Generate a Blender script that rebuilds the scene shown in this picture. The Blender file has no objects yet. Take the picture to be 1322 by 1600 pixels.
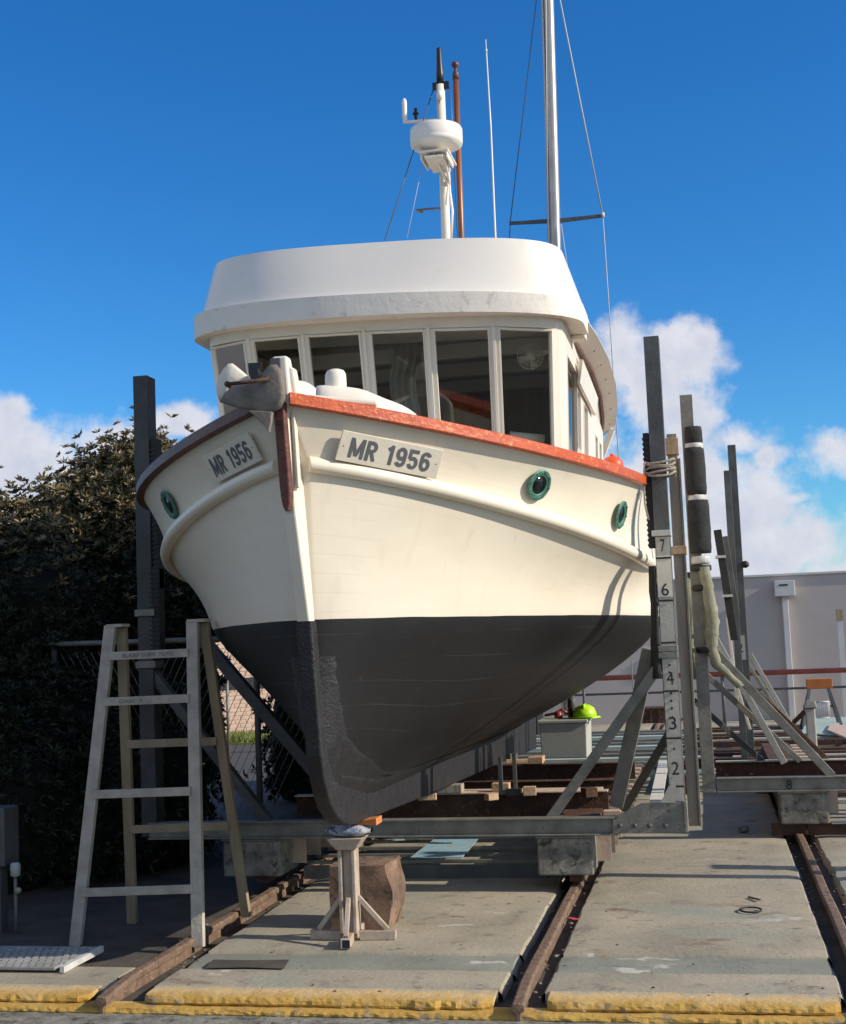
import bpy, bmesh, math, random
from mathutils import Vector, Matrix, noise
random.seed(7)
R_ = math.radians
sc = bpy.context.scene
COL = sc.collection
PI = math.pi

# ------------------------------------------------------------------ camera
F, H = 2100.0, 1.75
def _basis(yaw=11.7, pitch=5.4, roll=2.3):
    y, p, r = R_(yaw), R_(pitch), R_(roll)
    f = Vector((-math.sin(y)*math.cos(p), math.cos(y)*math.cos(p), math.sin(p)))
    rt = Vector((math.cos(y), math.sin(y), 0)); up = rt.cross(f)
    return math.cos(r)*rt-math.sin(r)*up, math.cos(r)*up+math.sin(r)*rt, f
CR, CU, CF = _basis()
CC = Vector((0, 0, H))
cam = bpy.data.cameras.new('camera'); camo = bpy.data.objects.new('camera', cam); COL.objects.link(camo)
camo.matrix_world = Matrix((( CR.x, CU.x, -CF.x, CC.x), (CR.y, CU.y, -CF.y, CC.y), (CR.z, CU.z, -CF.z, CC.z), (0, 0, 0, 1)))
cam.sensor_fit = 'HORIZONTAL'; cam.sensor_width = 36; cam.lens = 36*F/1322
cam.clip_start = .05; cam.clip_end = 3000
sc.camera = camo
def proj(p):
    d = Vector(p)-CC; z = d.dot(CF)
    return 661+F*d.dot(CR)/z, 800-F*d.dot(CU)/z
def ray(x, y): return CF+CR*((x-661)/F)-CU*((y-800)/F)
def aZ(x, y, z=0.): d = ray(x, y); return CC+d*((z-H)/d.z)
def aY(x, y, Y): d = ray(x, y); return CC+d*(Y/d.y)
def aX(x, y, X): d = ray(x, y); return CC+d*(X/d.x)

# ------------------------------------------------------------------ world and sun
SUN_EL, SUN_AZ = 28.0, 95.5          # azimuth measured from +Y (away from camera) towards +X
w = bpy.data.worlds.new('World'); sc.world = w; w.use_nodes = True
nt = w.node_tree; nt.nodes.clear()
def N(t, **k):
    n = nt.nodes.new(t)
    for a, b in k.items(): setattr(n, a, b)
    return n
def L(a, b): nt.links.new(a, b)
def mth(op, a, b=None, c=None, clamp=False):
    n = N('ShaderNodeMath', operation=op); n.use_clamp = clamp
    for i, v in enumerate((a, b, c)):
        if v is None: continue
        if isinstance(v, (int, float)): n.inputs[i].default_value = v
        else: L(v, n.inputs[i])
    return n.outputs[0]
out = N('ShaderNodeOutputWorld'); bg = N('ShaderNodeBackground'); L(bg.outputs[0], out.inputs[0])
sky = N('ShaderNodeTexSky', sky_type='NISHITA', sun_disc=False)
sky.sun_elevation = R_(SUN_EL); sky.sun_rotation = R_(SUN_AZ)
sky.altitude = 0; sky.air_density = 1.0; sky.dust_density = .25; sky.ozone_density = 3.0
SKY_STRENGTH = .124
bg.inputs[1].default_value = SKY_STRENGTH
hsv = N('ShaderNodeHueSaturation'); hsv.inputs['Saturation'].default_value = 1.30; L(sky.outputs[0], hsv.inputs['Color'])
gm = N('ShaderNodeMix', data_type='RGBA', blend_type='MULTIPLY'); gm.inputs[0].default_value = 1
L(hsv.outputs[0], gm.inputs[6]); gm.inputs[7].default_value = (.50, .92, 1.20, 1)
tc = N('ShaderNodeTexCoord'); sep = N('ShaderNodeSeparateXYZ'); L(tc.outputs['Generated'], sep.inputs[0])
az = mth('ARCTAN2', sep.outputs[0], sep.outputs[1]); el = mth('ARCSINE', sep.outputs[2])
def noise_n(scale, detail=7, rough=.6, vec=None, off=None):
    n = N('ShaderNodeTexNoise'); n.inputs['Scale'].default_value = scale; n.inputs['Detail'].default_value = detail
    n.inputs['Roughness'].default_value = rough
    v = vec or tc.outputs['Generated']
    if off:
        m = N('ShaderNodeVectorMath', operation='ADD'); L(v, m.inputs[0]); m.inputs[1].default_value = off; v = m.outputs[0]
    L(v, n.inputs[0]); return n.outputs[0]
def azel(x, y):
    d = ray(x, y).normalized(); return math.atan2(d.x, d.y), math.asin(d.z)
blobs = [(1065,565,84,62,1),(1120,740,100,70,1),(1095,535,36,30,1),(975,560,45,66,1),(1030,600,70,60,1),(1075,650,85,70,1),(1150,690,62,40,1),(1195,715,40,28,.9),(1315,705,55,38,1),
         (1130,815,105,82,1),(1265,850,115,64,1),(1180,870,150,60,1),(1000,760,95,110,.9),(1330,900,120,60,1),(1190,880,120,40,1),(1240,780,60,20,.6),
         (280,662,62,28,1),(190,694,105,50,1),(60,738,140,80,1),(330,710,50,50,1),(-60,720,70,80,1),(10,640,50,30,.85),(-30,690,90,70,1)]
dens = None
for (x, y, rx, ry, a) in blobs:
    A, E = azel(x, y); sx, sy = rx/F, ry/F
    u = mth('DIVIDE', mth('SUBTRACT', az, A), sx*1.12); v = mth('DIVIDE', mth('SUBTRACT', el, E), sy*1.12)
    d = mth('SQRT', mth('ADD', mth('MULTIPLY', u, u), mth('MULTIPLY', v, v)))
    f = mth('SUBTRACT', 1.38*a, d)
    dens = f if dens is None else mth('MAXIMUM', dens, f)
# clouds added outside the view, raised as neutral fill light
low = mth('SUBTRACT', mth('MULTIPLY', noise_n(3.2, 3, .5, off=(3.1, 1.7, .2)), 1.66), mth('MULTIPLY', mth('ABSOLUTE', mth('SUBTRACT', el, .45)), 1.1))
off_view = mth('GREATER_THAN', mth('ABSOLUTE', mth('ADD', az, .2)), .62)
dens = mth('MAXIMUM', dens, mth('ADD', low, mth('MULTIPLY', mth('SUBTRACT', off_view, 1.0), 10.)))
nz = mth('SUBTRACT', noise_n(17, 9, .6), .5); nz2 = mth('SUBTRACT', noise_n(60, 6, .6), .5)
dn = mth('ADD', dens, mth('ADD', mth('MULTIPLY', nz, 2.5), mth('MULTIPLY', nz2, .45)))
mask = N('ShaderNodeMapRange', interpolation_type='SMOOTHSTEP'); L(dn, mask.inputs[0])
mask.inputs[1].default_value = .22; mask.inputs[2].default_value = .92
# cloud body: brighter towards the sun side (density offset to the right), greyer inside
nB = noise_n(15, 8, .62, off=(.012, .0, .010)); nA = noise_n(15, 8, .62)
lit = mth('ADD', .52, mth('MULTIPLY', mth('SUBTRACT', nA, nB), 2.6))
lit = mth('ADD', lit, mth('MULTIPLY', mth('SUBTRACT', .95, dn), .42))
lit = mth('MAXIMUM', mth('MINIMUM', lit, 1.0), .0)
cc = N('ShaderNodeMix', data_type='RGBA'); L(lit, cc.inputs[0])
CLS = 1/SKY_STRENGTH
cc.inputs[6].default_value = (.58*CLS, .61*CLS, .72*CLS, 1); cc.inputs[7].default_value = (.80*CLS, .80*CLS, .84*CLS, 1)
mx = N('ShaderNodeMix', data_type='RGBA'); L(mth('MULTIPLY', mask.outputs[0], .96), mx.inputs[0]); L(gm.outputs[2], mx.inputs[6]); L(cc.outputs[2], mx.inputs[7])
L(mx.outputs[2], bg.inputs[0])

sl = bpy.data.lights.new('sun', 'SUN'); sl.energy = 5.0; sl.angle = R_(.5); sl.color = (1, .90, .76)
so = bpy.data.objects.new('sun', sl); COL.objects.link(so)
sd = Vector((math.sin(R_(SUN_AZ))*math.cos(R_(SUN_EL)), math.cos(R_(SUN_AZ))*math.cos(R_(SUN_EL)), math.sin(R_(SUN_EL))))
so.rotation_euler = sd.to_track_quat('Z', 'Y').to_euler(); so.location = (20, 0, 20)
sc.view_settings.view_transform = 'Standard'; sc.view_settings.look = 'None'
sc.view_settings.exposure = .05; sc.view_settings.gamma = 1
sc.cycles.max_bounces = 6

# ------------------------------------------------------------------ materials
def mat(name, c1, c2=None, scale=6., rough=.6, metal=0., bump=0., bscale=None, c3=None, c3t=.6, c3scale=None, spec=.5, stretch=(1,1,1), c3w=.06, detail=6, coat=0):
    m = bpy.data.materials.new(name); m.use_nodes = True; t = m.node_tree; ns = t.nodes; b = ns['Principled BSDF']
    b.inputs['Roughness'].default_value = rough; b.inputs['Metallic'].default_value = metal
    b.inputs['Specular IOR Level'].default_value = spec
    if coat: b.inputs['Coat Weight'].default_value = coat
    tcn = ns.new('ShaderNodeTexCoord'); mp = ns.new('ShaderNodeMapping'); t.links.new(tcn.outputs['Object'], mp.inputs[0]); mp.inputs['Scale'].default_value = stretch
    def nn(s, d=detail, r=.6):
        n = ns.new('ShaderNodeTexNoise'); n.inputs['Scale'].default_value = s; n.inputs['Detail'].default_value = d; n.inputs['Roughness'].default_value = r
        t.links.new(mp.outputs[0], n.inputs[0]); return n.outputs[0]
    c2 = c2 or tuple(min(1, v*.8) for v in c1)
    rp = ns.new('ShaderNodeValToRGB'); t.links.new(nn(scale), rp.inputs[0])
    rp.color_ramp.elements[0].position = .32; rp.color_ramp.elements[1].position = .68
    rp.color_ramp.elements[0].color = (*c2, 1); rp.color_ramp.elements[1].color = (*c1, 1)
    cur = rp.outputs[0]
    if c3:
        r2 = ns.new('ShaderNodeValToRGB'); t.links.new(nn(c3scale or scale*2.3, 8, .65), r2.inputs[0])
        r2.color_ramp.elements[0].position = c3t; r2.color_ramp.elements[1].position = min(1, c3t+c3w)
        mxn = ns.new('ShaderNodeMix'); mxn.data_type = 'RGBA'; t.links.new(r2.outputs[0], mxn.inputs[0]); t.links.new(cur, mxn.inputs[6]); mxn.inputs[7].default_value = (*c3, 1)
        cur = mxn.outputs[2]
    t.links.new(cur, b.inputs['Base Color'])
    if bump:
        bp = ns.new('ShaderNodeBump'); bp.inputs['Strength'].default_value = bump; bp.inputs['Distance'].default_value = .01
        t.links.new(nn(bscale or scale*4, 8, .65), bp.inputs['Height']); t.links.new(bp.outputs[0], b.inputs['Normal'])
    return m
M = {}
M['hullwhite'] = mat('hull_cream_paint', (.84,.765,.635), (.78,.70,.565), 1.6, .34, bump=.10, bscale=5, c3=(.60,.53,.42), c3t=.74, c3scale=5, c3w=.14, stretch=(1,1,2.2))
M['white'] = mat('white_paint', (.80,.745,.64), (.75,.69,.58), 2.2, .35, bump=.08, bscale=10, c3=(.52,.47,.40), c3t=.76, c3scale=8, c3w=.12)
M['visor'] = mat('visor_paint', (.83,.785,.715), (.785,.74,.67), 1.4, .3, bump=.12, bscale=5, c3=(.64,.60,.55), c3t=.62, c3scale=6, c3w=.25)
M['fascia'] = mat('patched_fascia_paint', (.82,.77,.69), (.74,.69,.61), 3, .45, bump=.4, bscale=14, c3=(.58,.53,.47), c3t=.58, c3scale=8, c3w=.08)
M['antifoul'] = mat('antifouling_paint', (.0135,.0138,.0165), (.008,.008,.0098), 1.6, .5, bump=.22, bscale=9, c3=(.05,.047,.046), c3t=.66, c3scale=5, c3w=.10)
M['antifoul_rough'] = mat('rough_antifouling', (.024,.023,.026), (.012,.012,.014), 14, .5, bump=.7, bscale=55, c3=(.12,.11,.115), c3t=.64, c3scale=34, c3w=.08)
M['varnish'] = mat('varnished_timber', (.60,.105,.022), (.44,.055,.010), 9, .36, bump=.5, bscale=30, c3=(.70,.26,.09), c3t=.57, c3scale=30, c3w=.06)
M['varnish_dark'] = mat('weathered_shaded_varnish', (.17,.060,.042), (.085,.032,.026), 12, .45, bump=.6, bscale=40, c3=(.26,.16,.12), c3t=.66, c3scale=30)
M['mastwood'] = mat('mast_timber', (.30,.11,.035), (.20,.06,.02), 10, .35, stretch=(1,1,.2))
M['galv'] = mat('galvanised_steel', (.27,.26,.225), (.15,.148,.13), 7, .55, .3, bump=.4, bscale=50, c3=(.09,.08,.065), c3t=.60, c3scale=14, c3w=.12)
M['galvdark'] = mat('dark_galvanised_steel', (.125,.13,.125), (.07,.075,.075), 5, .6, .25, bump=.3, bscale=40, c3=(.20,.21,.21), c3t=.68, c3scale=14)
M['postdark'] = mat('old_dark_steel', (.075,.078,.08), (.04,.043,.045), 5, .6, .2, bump=.3, bscale=40, c3=(.12,.08,.06), c3t=.66, c3scale=12)
M['postpaint'] = mat('pale_post_paint', (.50,.48,.42), (.36,.345,.30), 7, .6, bump=.3, bscale=40, c3=(.17,.16,.14), c3t=.64, c3scale=14)
M['alu'] = mat('aluminium', (.62,.60,.56), (.45,.43,.40), 8, .38, .75, bump=.2, bscale=60)
M['rust'] = mat('rusty_steel', (.095,.042,.024), (.04,.02,.013), 9, .85, bump=.8, bscale=40, c3=(.28,.12,.05), c3t=.6, c3scale=22)
M['rustrail'] = mat('rail_steel', (.25,.17,.12), (.12,.075,.05), 12, .7, .2, bump=.8, bscale=50, c3=(.36,.23,.14), c3t=.58, c3scale=30)
M['conc'] = mat('weathered_concrete', (.30,.285,.235), (.11,.105,.09), 9, .9, bump=1, bscale=30, c3=(.045,.04,.035), c3t=.53, c3scale=13, c3w=.12)
M['slab'] = mat('slipway_concrete', (.42,.365,.27), (.26,.24,.18), 1.1, .85, bump=.7, bscale=26, c3=(.13,.115,.095), c3t=.57, c3scale=4.2, c3w=.16, detail=9)
M['slab2'] = mat('slipway_concrete_green', (.27,.28,.225), (.19,.20,.165), 2.2, .8, bump=.6, bscale=26, c3=(.11,.11,.10), c3t=.68, c3scale=7, c3w=.1, detail=9)
M['ground'] = mat('yard_ground', (.10,.085,.068), (.045,.038,.03), 3, .95, bump=.9, bscale=24, c3=(.22,.20,.17), c3t=.66, c3scale=16)
M['farground'] = mat('far_yard_concrete', (.27,.28,.26), (.18,.19,.175), 1.2, .9, bump=.4, bscale=12)
M['yellow'] = mat('yellow_paint', (.52,.33,.075), (.45,.26,.05), 5, .85, bump=1, bscale=20, c3=(.27,.21,.13), c3t=.56, c3scale=9, c3w=.1)
M['tan'] = mat('tan_painted_steel', (.50,.41,.33), (.34,.27,.21), 12, .55, bump=.3, bscale=40, c3=(.15,.10,.07), c3t=.66, c3scale=28)
M['wood'] = mat('weathered_timber', (.40,.345,.28), (.25,.21,.165), 9, .8, bump=.7, bscale=40, stretch=(1,1,.15), c3=(.12,.10,.08), c3t=.68, c3scale=20)
M['woodb'] = mat('brown_ladder_timber', (.36,.295,.20), (.24,.19,.125), 9, .75, bump=.6, bscale=40, stretch=(1,1,.15))
M['woodgrey'] = mat('grey_ladder_timber', (.50,.46,.385), (.34,.31,.26), 10, .8, bump=.6, bscale=40, c3=(.14,.13,.12), c3t=.68, c3scale=22)
M['orangewood'] = mat('fresh_timber', (.62,.24,.07), (.45,.15,.04), 14, .7, bump=.4, stretch=(.2,1,1))
M['palewood'] = mat('pale_timber', (.58,.40,.25), (.42,.27,.16), 12, .8, bump=.6, bscale=40)
M['rubber'] = mat('black_rubber', (.018,.018,.019), (.010,.010,.011), 9, .6, bump=.4)
M['foam'] = mat('dark_foam_padding', (.035,.037,.038), (.02,.021,.022), 12, .95, bump=1, bscale=60)
M['canvas'] = mat('green_beige_padding', (.33,.32,.235), (.21,.21,.15), 10, .95, bump=1, bscale=30, c3=(.24,.23,.15), c3t=.62, c3scale=18)
M['tape'] = mat('white_tape', (.60,.60,.58), (.45,.45,.44), 12, .5, bump=.4)
M['ropem'] = mat('grey_rope', (.46,.40,.33), (.28,.24,.20), 60, .9, bump=1, bscale=90)
M['ink'] = mat('black_marking', (.012,.012,.012), (.02,.02,.02), 12, .7)
M['letter'] = mat('grey_lettering', (.135,.14,.155), (.11,.115,.125), 12, .5)
M['plate'] = mat('cream_board', (.78,.72,.60), (.70,.64,.52), 8, .45, bump=.2, c3=(.45,.38,.3), c3t=.74)
M['bronze'] = mat('green_bronze', (.10,.26,.20), (.055,.15,.115), 26, .5, .3, bump=.4, bscale=60, c3=(.20,.36,.29), c3t=.6, c3scale=40)
M['darkglass'] = mat('dark_porthole_glass', (.012,.014,.015), (.008,.009,.01), 3, .08)
M['black'] = mat('black_plastic', (.015,.014,.018), (.01,.01,.012), 9, .4)
M['grey'] = mat('grey_paint', (.13,.125,.125), (.085,.08,.08), 9, .5, bump=.3)
M['anchor'] = mat('dull_galvanised_anchor', (.26,.22,.18), (.15,.125,.10), 10, .65, .0, bump=.5, bscale=40)
M['interior'] = mat('wheelhouse_lining', (.58,.52,.44), (.50,.44,.37), 3, .7)
M['interiorlight'] = mat('wheelhouse_ceiling', (.70,.69,.62), (.60,.6,.54), 3, .6)
M['rockbrown'] = mat('rough_brown_block', (.27,.175,.115), (.10,.06,.042), 7, .9, bump=1, bscale=18, c3=(.07,.05,.04), c3t=.58, c3scale=9)
M['wall'] = mat('grey_rendered_wall', (.46,.415,.395), (.41,.37,.355), 1.0, .85, bump=.25, bscale=20, c3=(.42,.40,.41), c3t=.7, c3scale=2, c3w=.2)
M['wallpipe'] = mat('wall_pipe_paint', (.58,.57,.56), (.52,.51,.50), 4, .6)
M['redpipe'] = mat('red_oxide_paint', (.34,.07,.045), (.24,.05,.035), 6, .6)
M['orange'] = mat('orange_paint', (.50,.16,.03), (.38,.11,.02), 8, .6)
M['helmet'] = mat('yellow_green_plastic', (.50,.85,.02), (.42,.74,.02), 5, .35)
M['boxwhite'] = mat('white_tub_plastic', (.50,.50,.46), (.42,.42,.38), 4, .55, bump=.2)
M['bluesheet'] = mat('blue_painted_ply', (.30,.46,.52), (.22,.36,.43), 6, .7, bump=.4, c3=(.32,.30,.18), c3t=.55, c3scale=7, c3w=.1)
M['palegreen'] = mat('pale_green_board', (.42,.52,.46), (.32,.42,.37), 4, .7, c3=(.45,.28,.2), c3t=.62, c3scale=3, c3w=.2)
M['leaf'] = mat('dark_leaf', (.024,.031,.012), (.010,.013,.005), 12, .5, spec=.3)
M['leafb'] = mat('bronze_leaf', (.25,.19,.095), (.06,.06,.026), 14, .45)
M['leafcore'] = mat('dark_foliage_core', (.012,.014,.008), (.006,.007,.004), 6, .95, bump=1, bscale=12)
M['bark'] = mat('bark', (.10,.075,.05), (.05,.038,.026), 12, .9, bump=1)
M['grass'] = mat('grass_blades', (.22,.24,.05), (.12,.15,.03), 5, .8)
M['brick'] = mat('pale_brickwork', (.62,.44,.33), (.50,.34,.25), 5, .85, bump=.4)
M['red'] = mat('red_plastic', (.26,.04,.03), (.18,.03,.02), 6, .45)
M['pinkrag'] = mat('red_cloth', (.55,.05,.09), (.40,.03,.06), 20, .9)
M['orangebuoy'] = mat('orange_buoy_plastic', (.80,.10,.03), (.7,.08,.02), 6, .45)
M['asphalt'] = mat('asphalt', (.06,.06,.062), (.045,.045,.047), 10, .9)
M['mastalu'] = mat('mast_alloy', (.50,.46,.42), (.38,.35,.32), 3, .35, .7)
M['wire'] = mat('stay_wire', (.16,.17,.19), (.12,.13,.14), 9, .4, .5)
M['wirew'] = mat('pale_rope', (.5,.5,.5), (.45,.45,.45), 9, .6)
M['tread'] = mat('tread_plate_paint', (.42,.42,.39), (.28,.28,.26), 7, .6, .3, bump=.3)
M['salmon'] = mat('salmon_primer', (.60,.46,.36), (.48,.36,.28), 8, .7, bump=.3, c3=(.25,.16,.1), c3t=.66)
def scuffs(m, col, scale, t0, stretch, w_=.03):
    t = m.node_tree; ns = t.nodes; b = ns['Principled BSDF']; src = b.inputs['Base Color'].links[0].from_socket
    tcn = ns.new('ShaderNodeTexCoord'); mp = ns.new('ShaderNodeMapping'); t.links.new(tcn.outputs['Object'], mp.inputs[0]); mp.inputs['Scale'].default_value = stretch; mp.inputs['Location'].default_value = (3.3*scale, 1.1, 2)
    n = ns.new('ShaderNodeTexNoise'); n.inputs['Scale'].default_value = scale; n.inputs['Detail'].default_value = 7; n.inputs['Roughness'].default_value = .62; t.links.new(mp.outputs[0], n.inputs[0])
    r = ns.new('ShaderNodeValToRGB'); t.links.new(n.outputs[0], r.inputs[0]); r.color_ramp.elements[0].position = t0; r.color_ramp.elements[1].position = t0+w_
    x = ns.new('ShaderNodeMix'); x.data_type = 'RGBA'; t.links.new(r.outputs[0], x.inputs[0]); t.links.new(src, x.inputs[6]); x.inputs[7].default_value = (*col, 1); t.links.new(x.outputs[2], b.inputs['Base Color'])
for k in ('slab', 'slab2'):
    scuffs(M[k], (.50,.48,.42), 2.3, .655, (1,1.8,1), .04); scuffs(M[k], (.20,.13,.085), 2.2, .62, (1,1.6,1), .1); scuffs(M[k], (.15,.135,.11), 4.5, .60, (1,2.2,1), .10); scuffs(M[k], (.27,.285,.235), .9, .53, (1,1.5,1), .2)
def worn_top(m, y0, y1, col, mid):
    t = m.node_tree; ns = t.nodes; b = ns['Principled BSDF']; lk = t.links; src = b.inputs['Base Color'].links[0].from_socket
    tcn = ns.new('ShaderNodeTexCoord'); sp = ns.new('ShaderNodeSeparateXYZ'); lk.new(tcn.outputs['Object'], sp.inputs[0])
    n = ns.new('ShaderNodeTexNoise'); n.inputs['Scale'].default_value = 5; n.inputs['Detail'].default_value = 8; lk.new(tcn.outputs['Object'], n.inputs[0])
    m1 = ns.new('ShaderNodeMath'); m1.operation = 'MULTIPLY_ADD'; lk.new(n.outputs[0], m1.inputs[0]); m1.inputs[1].default_value = .22; lk.new(sp.outputs[1], m1.inputs[2])
    r = ns.new('ShaderNodeMapRange'); lk.new(m1.outputs[0], r.inputs[0]); r.inputs[1].default_value = y0-.08+.11; r.inputs[2].default_value = y0+.02+.11
    x = ns.new('ShaderNodeMix'); x.data_type = 'RGBA'; lk.new(r.outputs[0], x.inputs[0]); lk.new(src, x.inputs[6]); x.inputs[7].default_value = (*mid, 1)
    r2 = ns.new('ShaderNodeMapRange'); lk.new(m1.outputs[0], r2.inputs[0]); r2.inputs[1].default_value = y1-.03+.11; r2.inputs[2].default_value = y1+.05+.11
    x2 = ns.new('ShaderNodeMix'); x2.data_type = 'RGBA'; lk.new(r2.outputs[0], x2.inputs[0]); lk.new(x.outputs[2], x2.inputs[6]); x2.inputs[7].default_value = (*col, 1); lk.new(x2.outputs[2], b.inputs['Base Color'])
worn_top(M['yellow'], 6.68, 6.76, (.38,.35,.27), (.58,.41,.19))
scuffs(M['hullwhite'], (.66,.58,.45), 2.2, .62, (1,.5,3), .25)
scuffs(M['galv'], (.17,.08,.04), 6, .66, (1,1,1), .08); scuffs(M['galvdark'], (.15,.08,.05), 6, .68, (1,1,1), .08)
def seams(m, per, dist, dark, streak=None):
    # plank seams running along the hull rows (UV v), faint and broken, plus weeps running down
    t = m.node_tree; ns = t.nodes; b = ns['Principled BSDF']; lk = t.links
    uvn = ns.new('ShaderNodeUVMap'); sp = ns.new('ShaderNodeSeparateXYZ'); lk.new(uvn.outputs[0], sp.inputs[0])
    def mm(op, a, b_=None):
        n = ns.new('ShaderNodeMath'); n.operation = op
        for i, v in enumerate((a, b_)):
            if v is None: continue
            if isinstance(v, (int, float)): n.inputs[i].default_value = v
            else: lk.new(v, n.inputs[i])
        return n.outputs[0]
    fr_ = mm('ABSOLUTE', mm('SUBTRACT', mm('FRACT', mm('MULTIPLY', sp.outputs[1], per)), .5)); line = mm('GREATER_THAN', .022, fr_)
    tcn = ns.new('ShaderNodeTexCoord'); nz_ = ns.new('ShaderNodeTexNoise'); nz_.inputs['Scale'].default_value = 1.6; nz_.inputs['Detail'].default_value = 5; lk.new(tcn.outputs['Object'], nz_.inputs[0])
    br = ns.new('ShaderNodeMapRange'); lk.new(nz_.outputs[0], br.inputs[0]); br.inputs[1].default_value = .42; br.inputs[2].default_value = .62
    amt = mm('MULTIPLY', line, br.outputs[0]); src = b.inputs['Base Color'].links[0].from_socket
    x = ns.new('ShaderNodeMix'); x.data_type = 'RGBA'; lk.new(mm('MULTIPLY', amt, .55), x.inputs[0]); lk.new(src, x.inputs[6]); x.inputs[7].default_value = (*dark, 1); cur = x.outputs[2]
    if streak:
        mp = ns.new('ShaderNodeMapping'); lk.new(tcn.outputs['Object'], mp.inputs[0]); mp.inputs['Scale'].default_value = (9, 9, .6)
        n2 = ns.new('ShaderNodeTexNoise'); n2.inputs['Scale'].default_value = 1.5; n2.inputs['Detail'].default_value = 4; lk.new(mp.outputs[0], n2.inputs[0])
        r2 = ns.new('ShaderNodeMapRange'); lk.new(n2.outputs[0], r2.inputs[0]); r2.inputs[1].default_value = .60; r2.inputs[2].default_value = .80; r2.inputs[4].default_value = .45
        y = ns.new('ShaderNodeMix'); y.data_type = 'RGBA'; lk.new(r2.outputs[0], y.inputs[0]); lk.new(cur, y.inputs[6]); y.inputs[7].default_value = (*streak, 1); cur = y.outputs[2]
    lk.new(cur, b.inputs['Base Color'])
    bp = ns.new('ShaderNodeBump'); bp.invert = True; bp.inputs['Strength'].default_value = .35; bp.inputs['Distance'].default_value = dist; lk.new(amt, bp.inputs['Height'])
    old = b.inputs['Normal'].links[0].from_socket; lk.new(old, bp.inputs['Normal']); lk.new(bp.outputs[0], b.inputs['Normal'])
seams(M['hullwhite'], 24, .0025, (.72,.66,.54), (.64,.56,.43)); seams(M['antifoul'], 21, .006, (.06,.058,.056))
# thin window glass
g = bpy.data.materials.new('window_glass'); g.use_nodes = True; t = g.node_tree; t.nodes.clear()
o_ = t.nodes.new('ShaderNodeOutputMaterial'); mi = t.nodes.new('ShaderNodeMixShader'); tr = t.nodes.new('ShaderNodeBsdfTransparent'); gl = t.nodes.new('ShaderNodeBsdfGlossy')
fr = t.nodes.new('ShaderNodeFresnel'); fr.inputs[0].default_value = 1.95; tr.inputs[0].default_value = (.84,.87,.83,1); gl.inputs['Roughness'].default_value = .03
bpn = t.nodes.new('ShaderNodeBump'); bpn.inputs['Strength'].default_value = .08; tn = t.nodes.new('ShaderNodeTexNoise'); tn.inputs['Scale'].default_value = 2.5
t.links.new(tn.outputs[0], bpn.inputs['Height']); t.links.new(bpn.outputs[0], gl.inputs['Normal'])
t.links.new(fr.outputs[0], mi.inputs[0]); t.links.new(tr.outputs[0], mi.inputs[1]); t.links.new(gl.outputs[0], mi.inputs[2]); t.links.new(mi.outputs[0], o_.inputs[0])
M['glass'] = g

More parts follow.
